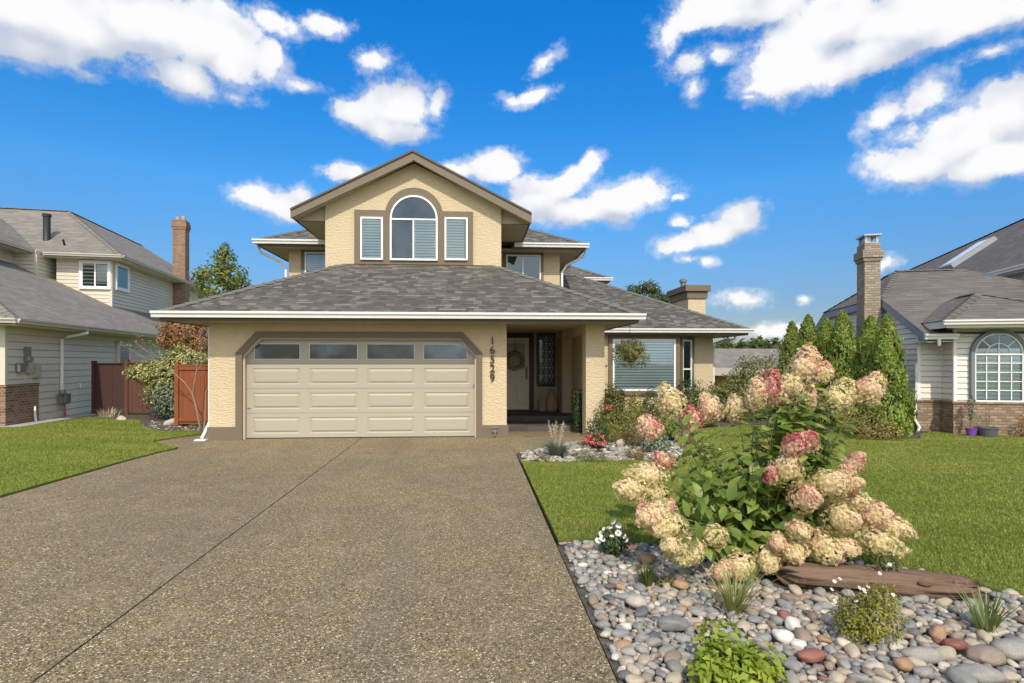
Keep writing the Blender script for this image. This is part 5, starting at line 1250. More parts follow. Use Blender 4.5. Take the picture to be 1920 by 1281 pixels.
# ================================================================== HYDRANGEA
def floret_mat():
    m, t = newmat('hydrangea_petals')
    a = nd(t, 'ShaderNodeAttribute', attribute_name='tint', out='Fac'); ri = nd(t, 'ShaderNodeNewGeometry', out='Random Per Island')
    f = mth(t, 'ADD', a, mth(t, 'MULTIPLY', mth(t, 'SUBTRACT', ri, .5), .42))
    c = ramp(t, f, [(.0, (.52, .47, .20)), (.2, (.74, .62, .34)), (.42, (.78, .60, .40)), (.62, (.66, .36, .27)), (.82, (.52, .16, .14)), (1, (.34, .07, .08))])
    finish(t, c, .6, None, spec=.2, transl=.22, tcol=c)
    return m
M['petals'] = floret_mat()
def big_leaf_mat():
    m, t = newmat('hydrangea_leaves'); ri = nd(t, 'ShaderNodeNewGeometry', out='Random Per Island'); o = objc(t)
    c = ramp(t, ri, [(0, (.11, .175, .03)), (.4, (.17, .25, .042)), (.75, (.29, .37, .08)), (.92, (.38, .39, .11)), (1, (.38, .31, .12))])
    n = noise(t, o, 60, 3)
    c = mixc(t, mth(t, 'MULTIPLY', n, .3), c, (.05, .09, .018))
    finish(t, c, .45, n, .25, .004, .4, transl=.4, tcol=mixc(t, .5, c, (.28, .42, .03)))
    return m
M['hydleaf'] = big_leaf_mat()
HB = Vector((2.42, 4.55, 0))
HY = thing('hydrangea_bush', HB, 'big hydrangea bush with cream and pink flower heads behind the log', 'shrub')
HEADS = [(655,315,65,72,.22),(755,390,52,52,.78),(850,340,58,58,.45),(995,355,56,54,.25),(545,445,58,55,.55),(745,515,55,50,.32),(615,618,48,42,.7),(530,690,82,62,.14),(455,765,68,62,.18),(580,790,58,58,.15),(560,900,82,72,.28),(640,960,72,62,.2),
 (625,865,42,46,.55),(740,1080,76,66,.17),(650,1055,48,42,.15),(875,1005,58,52,.18),(1010,1160,66,60,.12),(1155,1125,68,62,.08),(920,1180,44,38,.42),(1092,275,42,75,.45),(1165,240,46,76,.85),(1258,245,74,66,.32),(1340,135,78,72,.42),(1432,158,52,46,.45),
 (1378,85,42,32,.4),(1515,290,78,72,.16),(1670,248,78,62,.4),(1362,300,32,52,.38),(1285,535,52,50,.78),(1358,515,48,42,.72),(1250,660,80,72,.12),(1165,690,28,40,.75),(1598,620,42,38,.6),(1558,668,38,34,.4),(1475,735,88,72,.22),(1345,810,58,70,.38),
 (1590,735,42,46,.5),(1600,830,52,52,.25),(1525,910,72,80,.2),(1690,890,56,76,.5),(1790,965,66,70,.22),(1735,1042,82,66,.07),(1430,1060,82,76,.3),(1282,1075,66,62,.28),(1315,975,58,44,.3),(1555,1060,52,42,.35),(1200,1035,38,46,.45),(1440,1000,40,36,.3)]
def head_depth(cx, cy):
    fx = (cx - 1120) / 720; base = 4.55 + (.15 - abs(fx) * .1)
    if cy > 780: base -= .68 * min(1, (cy - 780) / 260)
    elif cy < 560 and cx < 1000: base += .22
    if 1140 < cx < 1410 and 480 < cy < 720: base = 4.12
    elif cx > 1250 and 580 < cy < 1000: base = 4.12 - .1 * (cy - 600) / 400
    elif cx < 700 and cy > 650: base -= .12
    return base
ST = MB(); LV, LF, lk = [], [], 0
def leaf3(c, d, n, L_, W_, curl=.35):
    """ovate leaf with a midrib fold and a drooping tip"""
    d = d.normalized(); s = d.cross(n).normalized(); n = s.cross(d)
    q = lambda u, v, w_: c + d * (u * L_) + s * (v * W_) + n * (w_ * L_)
    V = [q(0, 0, 0), q(.2, .36, .05), q(.5, .5, .03), q(.8, .26, -.10 * curl * 2), q(1, 0, -.28 * curl * 2), q(.8, -.26, -.10 * curl * 2), q(.5, -.5, .03), q(.2, -.36, .05), q(.25, 0, -.02), q(.55, 0, -.05), q(.8, 0, -.14 * curl * 2)]
    Fq = [(0, 8, 1, 1), (8, 9, 2, 1), (9, 10, 3, 2), (10, 4, 3, 3), (0, 7, 8, 8), (7, 6, 9, 8), (6, 5, 10, 9), (5, 4, 10, 10)]
    return V, Fq
def add_leaf(c, d, n, L_, W_, curl=.35):
    global lk
    V, Fq = leaf3(c, d, n, L_, W_, curl); LV.extend(V)
    for a, b, c_, e_ in Fq: LF.append((a + lk, b + lk, c_ + lk) if c_ == e_ else (a + lk, b + lk, c_ + lk, e_ + lk))
    lk += len(V)
def shoot(p0, p1, nl, L_, sag=.08, r0=.008, bare=.25):
    mid = p0.lerp(p1, .5) + Vector((0, 0, sag)); mid += (mid - HB).normalized() * .05
    pts = []
    for k_ in range(9):
        u = k_ / 8; pts.append(p0 * (1 - u) ** 2 + mid * 2 * u * (1 - u) + p1 * u * u)
    ST.tube(pts, [r0 * (1 - .6 * k_ / 8) for k_ in range(9)], 6)
    for k_ in range(nl):
        u = bare + (1 - bare) * (k_ + random.uniform(.2, .8)) / nl * .97; i = min(7, int(u * 8)); c = pts[i].lerp(pts[i + 1], u * 8 - i); ax = (pts[i + 1] - pts[i]).normalized()
        an = random.uniform(0, 6.28)
        for sg in (0, math.pi):
            if random.random() < .08: continue
            x = ax.cross(Vector((0, 0, 1)));  x = x.normalized() if x.length > .01 else Vector((1, 0, 0)); y = ax.cross(x)
            rd = x * math.cos(an + sg + k_ * 1.57) + y * math.sin(an + sg + k_ * 1.57)
            d = (rd + ax * .35 + Vector((random.uniform(-.3, .3), random.uniform(-.45, .15), random.uniform(-.35, .1))))
            n = Vector((0, -.25, 1)) + ax * .3 + Vector((random.uniform(-.35, .35), random.uniform(-.5, .2), 0))
            l_ = L_ * random.uniform(.65, 1.15); add_leaf(c + rd * .02, d, n, l_, l_ * random.uniform(.5, .62), random.uniform(.15, .5))
heads = []
for cx, cy, rx, ry, tint in HEADS:
    px_, py_ = 1020 + cx * .36458, 640 + cy * .36458
    Yh = head_depth(cx, cy) + random.uniform(-.06, .06); c = atY(px_, py_, Yh); s_ = .36458 / F * Yh
    heads.append((c, rx * s_ * 1.12, ry * s_ * 1.12, tint * .9))
def make_head(c, rx, ry, tint):
    ax = (c - HB - Vector((0, 0, .35))); ax.normalize(); ax = (ax + Vector((random.uniform(-.25, .25), -.2, .45 if c.z > .7 else -.05))).normalized()
    rm = (rx + ry) / 2; n = int(150 + 5200 * rm * 1.1)
    d = unit(rng.normal(0, 1, (n, 3))); A_ = np.array(ax); h = (d * A_).sum(1, keepdims=True)
    # a blunt cone of florets: wide below, narrower at the tip
    wdt = 1 - .22 * np.clip(h, 0, 1) ** 2 + .13 * np.sin(d[:, :1] * 5 + c.x * 40) * np.sin(d[:, 2:] * 5 + c.z * 30) + .06 * np.sin(d[:, 1:2] * 11 + c.x * 90)
    rv = np.stack([np.full(n, rx), np.full(n, (rx + ry) / 2), np.full(n, ry)], 1)
    P = d * wdt * rv * rng.uniform(.84, 1.06, (n, 1)); P += A_ * (h * rm * rng.uniform(.3, .8)) ; P -= (P - A_ * (P * A_).sum(1, keepdims=True)) * np.clip(h, 0, 1) * rng.uniform(.25, .55)
    ok = (h[:, 0] > -.72); P, d2, h2 = P[ok], d[ok], h[ok]; n = len(P)
    N = unit(d2 + rng.normal(0, .33, (n, 3))); up = np.where(np.abs(N[:, 2:]) < .9, np.array([[0, 0, 1.]]), np.array([[1., 0, 0]]))
    X = unit(np.cross(N, up)); Yv = np.cross(N, X); an = rng.uniform(0, 1.57, n); sz = rng.uniform(.0085, .0135, (n, 1))
    C = np.array(c) + P; Vs = [C[:, None, :]]; 
    for k_ in range(4):
        a0 = an + k_ * math.pi / 2
        for da, rr, ht in ((-.55, .82, .18), (0, 1.12, .05), (.55, .82, .18)):
            dirr = X * np.cos(a0 + da)[:, None] + Yv * np.sin(a0 + da)[:, None]; Vs.append((C + dirr * sz * rr + N * sz * ht)[:, None, :])
    V = np.concatenate(Vs, 1); nvv = 13
    Fq = []; b = (np.arange(n) * nvv)[:, None]
    for k_ in range(4): Fq.append(np.concatenate([b, b + 1 + 3 * k_, b + 2 + 3 * k_, b + 3 + 3 * k_], 1))
    # blush gathers in patches, mostly on one side
    ph = rng.uniform(0, 6.28, 3); pat = np.sin(P[:, 0] / rm * 2.2 + ph[0]) * np.sin(P[:, 2] / rm * 2.0 + ph[1]) * .20 + (P[:, 2] / rm) * .09
    tt = np.clip(tint + pat, 0, 1)
    V = V.reshape(-1, 3); tv = np.repeat(tt, nvv)
    # inner mass of packed buds
    bm = bmesh.new(); bmesh.ops.create_icosphere(bm, subdivisions=2, radius=1); iv = np.array([v.co for v in bm.verts]); fi = np.array([[v.index for v in f.verts] for f in bm.faces]); bm.free()
    ivp = np.array(c) + iv * np.array([rx, rm, ry]) * .74
    fi4 = np.concatenate([fi, fi[:, 2:3]], 1) + len(V)
    me = bpy.data.meshes.new('flower_head'); allV = np.concatenate([V, ivp]) - np.array(HB)
    faces = [tuple(r_) for r_ in np.concatenate(Fq).tolist()] + [tuple(r_[:3]) for r_ in fi4.tolist()]
    me.from_pydata(allV.tolist(), [], faces)
    at = me.attributes.new('tint', 'FLOAT', 'POINT'); at.data.foreach_set('value', np.concatenate([tv, np.full(len(ivp), max(.05, tint * .6))]).astype(np.float32))
    me.materials.append(M['petals']); o = bpy.data.objects.new('flower_head', me); COL.objects.link(o); o.parent = HY
    if tint > .68: o['label'] = 'deep rose flower head'
    elif tint < .15: o['label'] = 'creamy white flower head'
    return ax
for c, rx, ry, tint in heads:
    ax = make_head(c, rx, ry, tint); e_ = c - ax * min(rx, ry) * .8
    root = HB + Vector((random.uniform(-.18, .18), random.uniform(-.12, .12), 0)); L_ = (e_ - root).length
    # stems arch outwards, leaves crowd the last half
    shoot(root, e_, max(3, int(L_ * 8)), .125, .10, .0085, .22)
# leafy shoots filling the middle
def zone(px_, py_, rx, ry, Y_, n, L_):
    for _ in range(n):
        a = random.uniform(0, 6.28); q = math.sqrt(random.random()); p_ = atY(px_ + math.cos(a) * rx * q, py_ + math.sin(a) * ry * q, Y_ + random.uniform(-.22, .22))
        if p_.z < .12: continue
        root = HB + Vector((random.uniform(-.2, .2), random.uniform(-.1, .1), 0)); shoot(root, p_, max(3, int((p_ - root).length * 8)), L_, .05, .006, .3)
zone(1375, 955, 120, 85, 4.45, 40, .14); zone(1495, 830, 100, 85, 4.45, 34, .14); zone(1535, 770, 75, 60, 4.5, 16, .135); zone(1290, 800, 45, 35, 4.75, 6, .12); zone(1430, 1010, 110, 30, 4.35, 12, .135); zone(1570, 960, 90, 80, 4.5, 18, .135); zone(1290, 930, 65, 60, 4.45, 14, .135); zone(1420, 870, 60, 50, 4.5, 8, .13); zone(1490, 770, 85, 45, 4.4, 16, .135)
me = bpy.data.meshes.new('foliage'); me.from_pydata([tuple(v - HB) for v in LV], [], LF); me.materials.append(M['hydleaf']); me.polygons.foreach_set('use_smooth', [True] * len(me.polygons))
o = bpy.data.objects.new('foliage', me); COL.objects.link(o); o.parent = HY
ST.build('stems', 'stem', HY)

# ================================================================== SMALL PLANTS
def gp(px_, py_): x, y = gnd(px_, py_); return x, y
def strap_plant(name, base, n, L_, mat, label, cat='grass clump', w=.011, lean=.55, arch=.5, spread=.05, group=None, stalks=0, stalkmat='leaf_straw', extra_h=0.0):
    x, y = base; t = thing(name, (x, y, 0), label, cat, group); Vs, Fs, k_ = [], [], 0
    for i in range(n):
        a = random.uniform(0, 6.28); l_ = L_ * random.uniform(.6, 1.1); ln = lean * random.uniform(.25, 1.2); b0 = Vector((x + math.cos(a) * spread * random.random(), y + math.sin(a) * spread * random.random(), 0))
        d = Vector((math.cos(a), math.sin(a), 0)); s = Vector((-d.y, d.x, 0)); seg = 7; row = []
        for j in range(seg + 1):
            u = j / seg; p_ = b0 + d * (l_ * ln * (u + arch * u * u) * .8) + Vector((0, 0, l_ * (u - arch * .62 * ln * u * u * 1.3))); wd = w * (1 - u ** 2.2) * (.6 + .4 * min(1, u * 5)) + .0006
            row += [p_ - s * wd / 2, p_ + s * wd / 2]
        Vs += row; Fs += [(k_ + 2 * j, k_ + 2 * j + 1, k_ + 2 * j + 3, k_ + 2 * j + 2) for j in range(seg)]; k_ += len(row)
    npmesh('blades', [tuple(v) for v in Vs], Fs, mat, t)
    if stalks:
        sb = MB(); Vs, Fs, k_ = [], [], 0
        for i in range(stalks):
            a = random.uniform(0, 6.28); l_ = L_ * random.uniform(1.1, 1.6) + extra_h; e_ = Vector((x + math.cos(a) * l_ * .25, y + math.sin(a) * l_ * .2, l_)); sb.tube([(x, y, 0), Vector((x, y, 0)).lerp(e_, .6) + Vector((0, 0, .03)), e_], .0022, 4)
            C = np.array(e_) + np.outer(rng.uniform(-.16, .02, 26), np.array((e_ - Vector((x, y, 0))).normalized())) + rng.normal(0, .006, (26, 3)); N = unit(rng.normal(0, 1, (26, 3)))
            V, Fq = leaf_quads(C, N, .03, .008, 0); npmesh('seed_head', V, Fq, stalkmat, t)
        sb.build('stalks', M[stalkmat], t)
    return t
def daisies(t, pts, r=.022, mat='leaf_white', eye='leaf_yellow', name='blossoms', pet=12):
    Vs, Fs, k_ = [], [], 0; Ve, Fe, ke = [], [], 0
    for p_ in pts:
        p_ = Vector(p_); n = Vector((random.uniform(-.5, .5), random.uniform(-1.0, .1), random.uniform(.5, 1))).normalized(); x = n.cross(Vector((0, 1, .1))).normalized(); y = n.cross(x)
        for q in range(pet):
            a = q * 2 * math.pi / pet; d = x * math.cos(a) + y * math.sin(a); s = n.cross(d)
            Vs += [p_ + d * r * .2, p_ + d * r * .7 + s * r * .3 + n * .002, p_ + d * r * random.uniform(.9, 1.1) - n * r * .25, p_ + d * r * .7 - s * r * .3 + n * .002]; Fs.append((k_, k_ + 1, k_ + 2, k_ + 3)); k_ += 4
        for q in range(6):
            a, b = q * math.pi / 3, (q + 1) * math.pi / 3
            Ve += [p_ + n * r * .35, p_ + (x * math.cos(a) + y * math.sin(a)) * r * .33 + n * .003, p_ + (x * math.cos(b) + y * math.sin(b)) * r * .33 + n * .003]; Fe.append((ke, ke + 1, ke + 2)); ke += 3
    npmesh(name, [tuple(v) for v in Vs], Fs, mat, t); npmesh('flower_centres', [tuple(v) for v in Ve], Fe, eye, t)
# front bed
x, y = gp(1150, 1040); t = bush('daisy_plant', [(x, y, .12, .11, .10, .13, 420)], (.045, .022), 'leaf_dark', 'white coneflower daisies with dark leaves at the lawn edge', 'flowers', up=.6)
pts = []; sb = MB()
for px_, py_ in ((1135, 992), (1150, 978), (1160, 985), (1128, 1000), (1143, 988), (1152, 1002), (1168, 1004), (1130, 1010), (1146, 1003), (1172, 1012), (1159, 999), (1122, 1013), (1138, 1003), (1164, 992)):
    p_ = atY(px_, py_, y + random.uniform(-.1, .08)); pts.append(p_); sb.tube([(x + random.uniform(-.03, .03), y, .05), p_.lerp(Vector((x, y, .1)), .4), p_], .003, 4)
sb.build('flower_stalks', 'stem', t); daisies(t, pts, .030)
strap_plant('grass_tuft', gp(1213, 1098), 150, .17, 'leaf_mid', 'small bright green grassy tuft among the stones', 'grass clump', .006, .5, .3, .05)
strap_plant('strappy_clump', gp(1375, 1152), 70, .36, leaf_mat('sedge_blades', [(.10, .13, .03), (.20, .21, .06), (.33, .29, .12)], .3), 'arching strappy yellow green clump in front of the lower blooms', 'grass clump', .010, .75, .55, .05)
x, y = gp(1385, 1300); bush('lime_herb', [(x - .02, y + .06, .09, .17, .17, .10, 460), (x + .14, y + .10, .07, .13, .13, .09, 200), (x - .12, y, .07, .12, .12, .09, 180), (x + .02, y + .25, .14, .12, .10, .09, 90)], (.052, .034), 'leaf_lime', 'low lime green leafy herb at the front of the stones', 'plant', up=1.1, droop=.15, shell=.6, stems='stem')
x, y = gp(1632, 1200); t = bush('fleabane_bush', [(x, y, .13, .17, .15, .13, 1500), (x + .06, y, .24, .12, .10, .08, 500), (x - .12, y, .11, .1, .1, .1, 400)], (.026, .010), leaf_mat('yellow_green_leaves', [(.11, .12, .02), (.20, .19, .03), (.32, .28, .05)], .3), 'bushy yellow green plant with a few tiny white daisies', 'plant', up=.8, droop=.1, stems='stem', nstem=14)
pts = [atY(px_, py_, y + random.uniform(-.1, .05)) for px_, py_ in ((1565, 1090), (1575, 1085), (1560, 1105), (1612, 1102), (1628, 1100), (1620, 1106), (1650, 1075), (1668, 1058), (1566, 1127), (1605, 1127), (1640, 1145), (1622, 1110), (1675, 1115))]
sb = MB()
for p_ in pts: sb.tube([(x + (p_.x - x) * .3, y, .08), p_.lerp(Vector((x, y, .2)), .3), p_], .0018, 4)
sb.build('flower_stalks', 'stem', t); daisies(t, pts, .012, pet=10)
strap_plant('strappy_clump', gp(1850, 1188), 46, .30, leaf_mat('iris_blades', [(.07, .11, .03), (.15, .19, .06), (.28, .29, .14)], .3), 'stiff dark green strappy plant on the right of the stones', 'grass clump', .014, .6, .35, .05)
x, y = gp(1660, 1100); bush('creeping_weed', [(x + .02, y, .20, .10, .06, .07, 160)], (.028, .013), 'leaf_mid', 'thin weedy sprig growing over the top of the log', 'plant', up=.7, stems='stem')
x, y = gp(1245, 1098); bush('low_seedling', [(x, y, .025, .07, .06, .03, 90)], (.035, .016), 'leaf_olive', 'flat olive seedling right of the grass tuft', 'plant', up=.9)
# flower bed by the walk
def hedge_box(name, x0, x1, y0_, y1_, z0, z1, mat, label, cat, n, leaf=(.035, .02)):
    t = thing(name, ((x0 + x1) / 2, (y0_ + y1_) / 2, 0), label, cat); c = MB(); c.box(x0 + .05, x1 - .05, y0_ + .05, y1_ - .05, 0, z1 - .06); c.build('branches', 'core', t)  # dark box core added under the leaves so the hedge is not see-through
    P = rng.uniform(0, 1, (n, 3)); f = rng.integers(0, 5, n); N = np.zeros((n, 3))
    for i_, (ax_, vv, nn) in enumerate(((0, 0, (-1, 0, 0)), (0, 1, (1, 0, 0)), (1, 0, (0, -1, 0)), (1, 0, (0, -1, 0)), (2, 1, (0, 0, 1)))): P[f == i_, ax_] = vv; N[f == i_] = nn
    C = np.array([x0, y0_, z0]) + P * np.array([x1 - x0, y1_ - y0_, z1 - z0]) + rng.normal(0, .016, (n, 3)); V, Fq = leaf_quads(C, N + [0, 0, .3], leaf[0], leaf[1], .2)
    npmesh('foliage', V, Fq, mat, t); return t
hedge_box('clipped_hedge', 2.22, 3.36, 12.62, 12.95, .02, .95, 'leaf_dark', 'clipped dark hedge passing behind the entry column', 'hedge', 3200)
def B(name, px_, py_, w_px, h_px, mat, label, leaf=(.05, .03), n=900, cat='shrub', up=.5, lift=.5, **kw):
    x, y = gp(px_, py_); d_ = y / F; rx, rz = w_px / 2 * d_, h_px / 2 * d_
    return bush(name, [(x, y, rz * (1.0 if lift == .5 else lift * 2), rx * 1.08, min(rx, .5), rz * 1.05, int(n * 1.7)), (x - rx * .4, y + .05, rz * .7, rx * .55, min(rx, .4) * .7, rz * .7, n // 2), (x + rx * .45, y, rz * .65, rx * .5, min(rx, .4) * .7, rz * .65, n // 3)], leaf, mat, label, cat, up=up, **kw)
def blooms(t, pts, mat, r=.06, n=60):
    Vs, Fs, k_ = [], [], 0
    for p_ in pts:
        C, N = ell_points(n, p_, (r, r, r * .7), .6, .2, .3); V, Fq = leaf_quads(C, N, .03, .026, 0); Vs.append(V); Fs.append(Fq + k_); k_ += len(V)
    npmesh('blossoms', np.concatenate(Vs), np.concatenate(Fs), mat, t)
t = B('rose_bush', 1120, 843, 44, 62, 'leaf_dark', 'low bush covered in crimson pink blooms at the foot of the column', (.04, .026), 500, up=.6)
x, y = gp(1120, 843); blooms(t, [atY(px_, py_, y - .12) for px_, py_ in ((1104, 818), (1116, 826), (1128, 820), (1110, 830), (1122, 814), (1133, 829), (1118, 832), (1100, 826), (1127, 832))], 'leaf_pink', .055, 70)
t = B('rose_bush', 1150, 822, 40, 110, 'leaf_olive', 'leggy bush beside the column carrying a single pink bloom', (.05, .03), 420, up=.5)
x, y = gp(1150, 822); blooms(t, [atY(1141, 766, y - .1), atY(1146, 764, y - .1)], 'leaf_pink', .07, 90)
B('garden_shrub', 1168, 822, 96, 74, 'leaf_olive', 'olive green mounded shrub in front of the clipped hedge', (.05, .028), 1500)
B('garden_shrub', 1188, 812, 20, 78, 'leaf_yellow', 'narrow golden leaved shrub below the big blinds window', (.045, .03), 260)
B('garden_shrub', 1228, 808, 66, 82, 'leaf_mid', 'green shrub under the living room window', (.05, .03), 1100)
B('garden_shrub', 1150, 832, 50, 40, leaf_mat('moss_green_leaves', [(.12, .12, .03), (.2, .19, .05), (.28, .25, .07)], .3), 'low mossy yellow green mound right of the crimson bush', (.03, .014), 800)
B('garden_shrub', 1290, 790, 60, 84, 'leaf_dark', 'dark green shrub under the narrow bay window', (.06, .035), 1000)
B('garden_shrub', 1320, 800, 70, 70, 'leaf_mid', 'rounded green shrub in front of the dark one', (.055, .03), 900)
x, y = 7.9, 15.5
bush('garden_shrub', [(7.4, 15.3, .7, .85, .7, .75, 2600), (8.1, 15.5, 1.0, .95, .7, .78, 2900), (6.9, 14.9, .5, .75, .6, .6, 1700), (8.8, 15.2, .8, .8, .6, .85, 2200)], (.085, .045), leaf_mat('rhododendron_leaves', [(.05, .07, .02), (.12, .13, .04), (.22, .19, .07)], .25), 'large olive rhododendron between the bay window wall and the cedars', 'shrub', up=.5)
x, y = gp(1630, 826); bush('garden_shrub', [(x, y, .28, .45, .35, .3, 900), (x + .35, y - .1, .16, .3, .3, .17, 400), (x - .2, y + .4, .4, .4, .4, .42, 800)], (.05, .022), leaf_mat('spirea_leaves', [(.10, .09, .03), (.22, .17, .06), (.36, .27, .10)], .25), 'yellowing low shrub at the foot of the nearest cedars', 'shrub', up=.5)
B('groundcover_mound', 1110, 866, 64, 22, 'leaf_mid', 'flat green mound on the lawn side of the pebbles', (.02, .009), 700, 'plant', .9)
B('groundcover_mound', 1192, 862, 40, 26, leaf_mat('bronze_leaves', [(.10, .075, .03), (.2, .13, .05), (.27, .19, .08)], .2), 'bronze leaved mound in the flower bed pebbles', (.022, .010), 500, 'plant', .9)
B('groundcover_mound', 1020, 864, 26, 10, 'leaf_olive', 'tiny olive mat near the driveway side of the pebbles', (.016, .007), 260, 'plant', .9)
B('grey_leaf_plant', 1228, 850, 56, 40, 'leaf_blue', 'silvery grey green plant left of the hydrangea', (.07, .028), 260, 'plant', .7)
B('mossy_edging', 1094, 838, 26, 14, 'leaf_olive', 'small mossy clump where the walk meets the pebbles', (.02, .009), 300, 'plant', .8)
strap_plant('blue_fescue', gp(1044, 857), 620, .36, 'leaf_blue', 'round grey blue fescue tuft with tall straw seed stalks', 'grass clump', .007, .85, .5, .08, stalks=13, extra_h=.06)
B('garden_shrub', 1205, 838, 80, 56, leaf_mat('heather_leaves', [(.10, .085, .04), (.19, .14, .06), (.24, .20, .08)], .25), 'brownish olive heather mound between the pebbles and the green shrub', (.04, .016), 1200)
B('garden_shrub', 1262, 828, 80, 66, leaf_mat('fresh_leaves', [(.06, .10, .02), (.12, .17, .035), (.19, .22, .06)], .3), 'fresh green mound behind the leftmost pink hydrangea bloom', (.05, .028), 1300)
B('low_heuchera', 1118, 812, 34, 36, leaf_mat('purple_leaves', [(.07, .03, .03), (.13, .06, .05), (.20, .12, .07)], .2), 'dusky purple leaved plant between the column and the crimson bush', (.05, .035), 300, 'plant', .8)
# foot of the cedar fence and the tall shrub
x, y = -8.35, 16.3
bush('tall_shrub', [(x + .15, y, .55, .75, .5, .58, 2500)], (.075, .042), 'leaf_blue', 'dark glossy evergreen shrub at the base of the leafy one', 'shrub', up=.4)
bush('tall_shrub', [(x - .1, y + .15, 1.15, .72, .5, .5, 2600), (x - .55, y, 1.3, .62, .4, .32, 1500), (x + .35, y + .1, 1.6, .68, .5, .46, 2100), (x - .1, y, .75, .6, .4, .45, 1300)], (.08, .042), 'leaf_variegated', 'variegated cream and green shrub against the brown fence', 'shrub', up=.4)
bush('tall_shrub', [(x + .05, y + .55, 2.52, .66, .5, .52, 2400), (x - .2, y + .5, 2.2, .42, .4, .35, 600), (x + .55, y + .5, 2.1, .4, .4, .3, 600)], (.09, .038), 'leaf_red', 'russet topped shrub rising above the variegated one', 'shrub', up=.3, nstem=9)
bt = thing('bare_shrub', (-6.42, 13.98, 0), 'nearly leafless branching shrub in front of the cedar fence', 'shrub'); sb = MB(); tips = []
def twig(p, d, l, r, dep):
    e_ = p + d * l; m_ = p.lerp(e_, .5) + Vector((random.uniform(-.04, .04), random.uniform(-.03, .03), random.uniform(-.02, .03))) * l * 2
    sb.tube([p, m_, e_], [r, r * .85, r * .65], 5 if r > .006 else 4); tips.append(e_)
    if dep:
        for _ in range(2 if dep > 1 else 3):
            dd = (d + Vector((random.uniform(-.62, .62), random.uniform(-.35, .25), random.uniform(-.2, .4)))).normalized(); twig(e_, dd, l * random.uniform(.55, .85), r * .62, dep - 1)
for dx_ in (-.22, .05, .28): twig(Vector((-6.42 + dx_ * .3, 13.98, 0)), Vector((dx_, 0, 1)).normalized(), .85, .022, 5)
sb.build('branches', 'palebark', bt)
tp_ = np.array([t_ for t_ in tips if t_.z > 1.0]); tp_ = np.repeat(tp_, 4, 0) + rng.normal(0, .06, (len(tp_) * 4, 3)); V, Fq = leaf_quads(tp_, unit(rng.normal(0, 1, tp_.shape)), .05, .02); npmesh('dry_leaves', V, Fq, leaf_mat('dry_leaves', [(.14, .08, .05), (.25, .16, .11), (.35, .26, .18)], .2), bt)
strap_plant('dry_grass', gp(205, 783), 120, .32, 'leaf_straw', 'dry straw coloured grass by the maroon gate', 'grass clump', .008, .6, .4, .35)
# ------------------------------------------------------------------ things at the entrance
hbk = thing('hanging_basket', (3.24, 11.75, 1.72), 'trailing green hanging basket under the corner of the porch eave', 'hanging basket')
sb = MB(); sb.lathe([(.0, -.14), (.10, -.12), (.15, -.05), (.17, .02)], (3.24, 11.75, 1.72), 16); sb.build('basket', 'coir', hbk)
sb = MB()
for a in (0, 2.1, 4.2): sb.tube([(3.24 + .16 * math.cos(a), 11.75 + .16 * math.sin(a), 1.74), (3.24, 11.75, 2.2)], .004, 4)
sb.tube([(3.24, 11.75, 2.2), (3.24, 11.75, 2.41)], .005, 5); sb.build('chain', 'black', hbk)
C, N = ell_points(1300, (3.24, 11.75, 1.86), (.34, .30, .20), .4, .35, .3); C2, N2 = ell_points(700, (3.26, 11.75, 1.66), (.42, .32, .22), .5, .4, -.2)
V, Fq = leaf_quads(np.concatenate([C, C2]), np.concatenate([N, N2]), .055, .022, .6); npmesh('foliage', V, Fq, 'leaf_olive', hbk)
wr = thing('door_wreath', (1.12, 15.88, 1.62), 'round dried cream wreath hanging on the front door', 'wreath'); R_ = .22
n = 900; a = rng.uniform(0, 6.28, n); b = rng.uniform(0, 6.28, n); rr = rng.uniform(.03, .065, n)
C = np.stack([1.12 + np.cos(a) * (R_ + rr * np.cos(b)), 15.87 + rr * np.sin(b) * .6, 1.62 + np.sin(a) * (R_ + rr * np.cos(b))], 1); N = unit(np.stack([np.cos(a) * np.cos(b), np.full(n, -.6), np.sin(a) * np.cos(b)], 1)); V, Fq = leaf_quads(C, N, .06, .022, .1)
npmesh('dried_leaves', V, Fq, leaf_mat('dried_leaves', [(.30, .24, .12), (.48, .42, .26), (.6, .55, .38)], .15), wr)
sb = MB(); ring_ = [(1.12 + R_ * math.cos(k_ * math.pi / 12), 15.885, 1.62 + R_ * math.sin(k_ * math.pi / 12)) for k_ in range(25)]; sb.tube(ring_, .02, 6, False); sb.tube([(1.12, 15.89, 1.84), (1.12, 15.90, 2.2)], .008, 4); sb.build('hoop', 'wreath', wr)
u1 = thing('stone_jar', (2.12, 15.62, .235), 'tall necked stone jar standing beneath the leaded sidelight', 'jar')
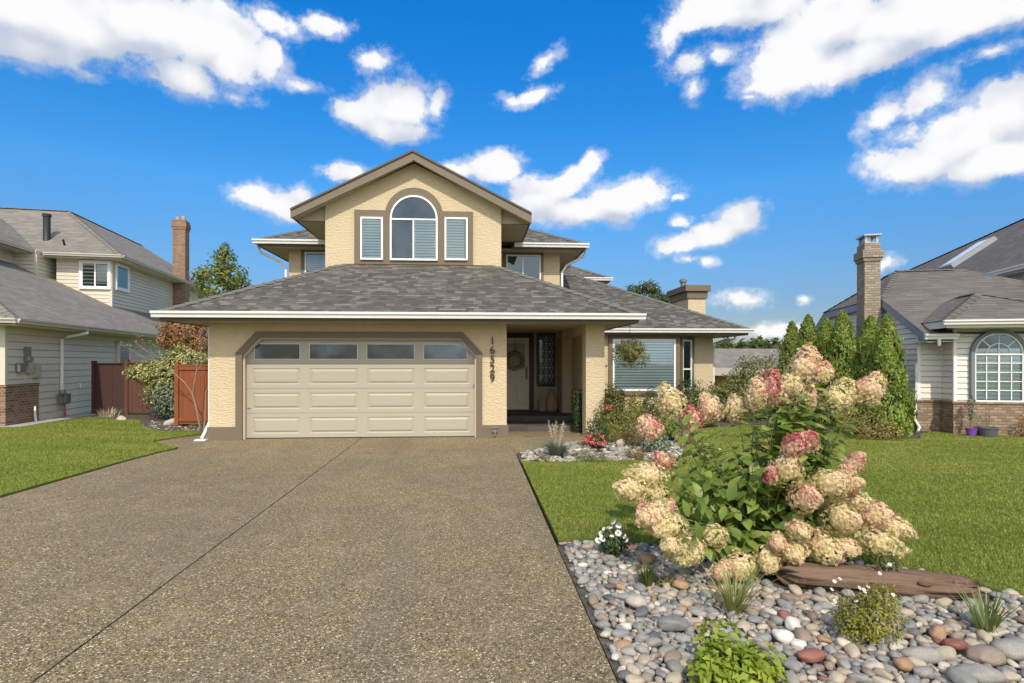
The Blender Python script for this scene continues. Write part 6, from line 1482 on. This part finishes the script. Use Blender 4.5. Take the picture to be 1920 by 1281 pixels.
sb = MB(); sb.lathe([(0, 0), (.13, .0), (.17, .1), (.17, .22), (.11, .34), (.06, .42), (.05, .55), (.08, .60), (.05, .60)], (2.12, 15.62, .235), 18); sb.build('body', 'pot', u1, smooth=True)
sb = MB(); 
for s_ in (-1, 1): sb.tube([(2.12 + s_ * .06, 15.62, .76), (2.12 + s_ * .14, 15.62, .70), (2.12 + s_ * .13, 15.62, .56)], .014, 6)
sb.build('handle', 'pot', u1)
u2 = thing('stone_jar', (1.86, 15.60, .235), 'small squat stone jar left of the tall necked one', 'jar'); sb = MB(); sb.lathe([(0, 0), (.10, 0), (.11, .08), (.105, .3), (.12, .32), (.12, .36), (.09, .36), (.085, .1)], (1.86, 15.6, .235), 18); sb.build('body', 'pot', u2, smooth=True)
sb = MB(); sb.lathe([(0, 0), (.084, 0)], (1.86, 15.6, .54), 18); sb.build('soil', 'soil', u2)
# pots by the white house
POT1, POT2 = (10.49, 11.42), (10.78, 11.34)
def potted(px_, py_, r, h, mat, label, hp, leafm, n):
    x, y = px_, py_; t = thing('flower_pot', (x, y, .02), label, 'flower pot'); sb = MB(); sb.lathe([(0, .0), (r * .78, 0), (r, h * .88), (r * 1.06, h * .88), (r * 1.06, h), (r * .92, h), (r * .9, h * .8), (0, h * .8)], (x, y, .02), 20); sb.build('pot', mat, t, smooth=True)
    sb = MB()
    for _ in range(4): sb.tube([(x, y, h * .8), (x + random.uniform(-.05, .05), y, h + hp * .5), (x + random.uniform(-.12, .12), y, h + hp)], .006, 5)
    sb.build('stems', 'brownstem', t); C, N = ell_points(n, (x, y, h + hp * .72), (r * 1.0, r * .8, hp * .42), .3, .3, .3); V, Fq = leaf_quads(C, N, .06, .03, .4); npmesh('foliage', V, Fq, leafm, t)
    return t
t = potted(*POT1, .10, .17, 'purple', 'small purple pot with a thin plant under the fanlight window', .62, 'leaf_blue', 130)
potted(*POT2, .185, .20, 'greypot', 'wide grey tub beside the small purple pot', .30, 'leaf_olive', 14)
x, y = 11.42, 11.2; bush('dark_sapling', [(x, y, .25, .12, .1, .25, 90)], (.06, .03), 'leaf_red', 'sparse reddish sapling against the pale brick base', 'plant')
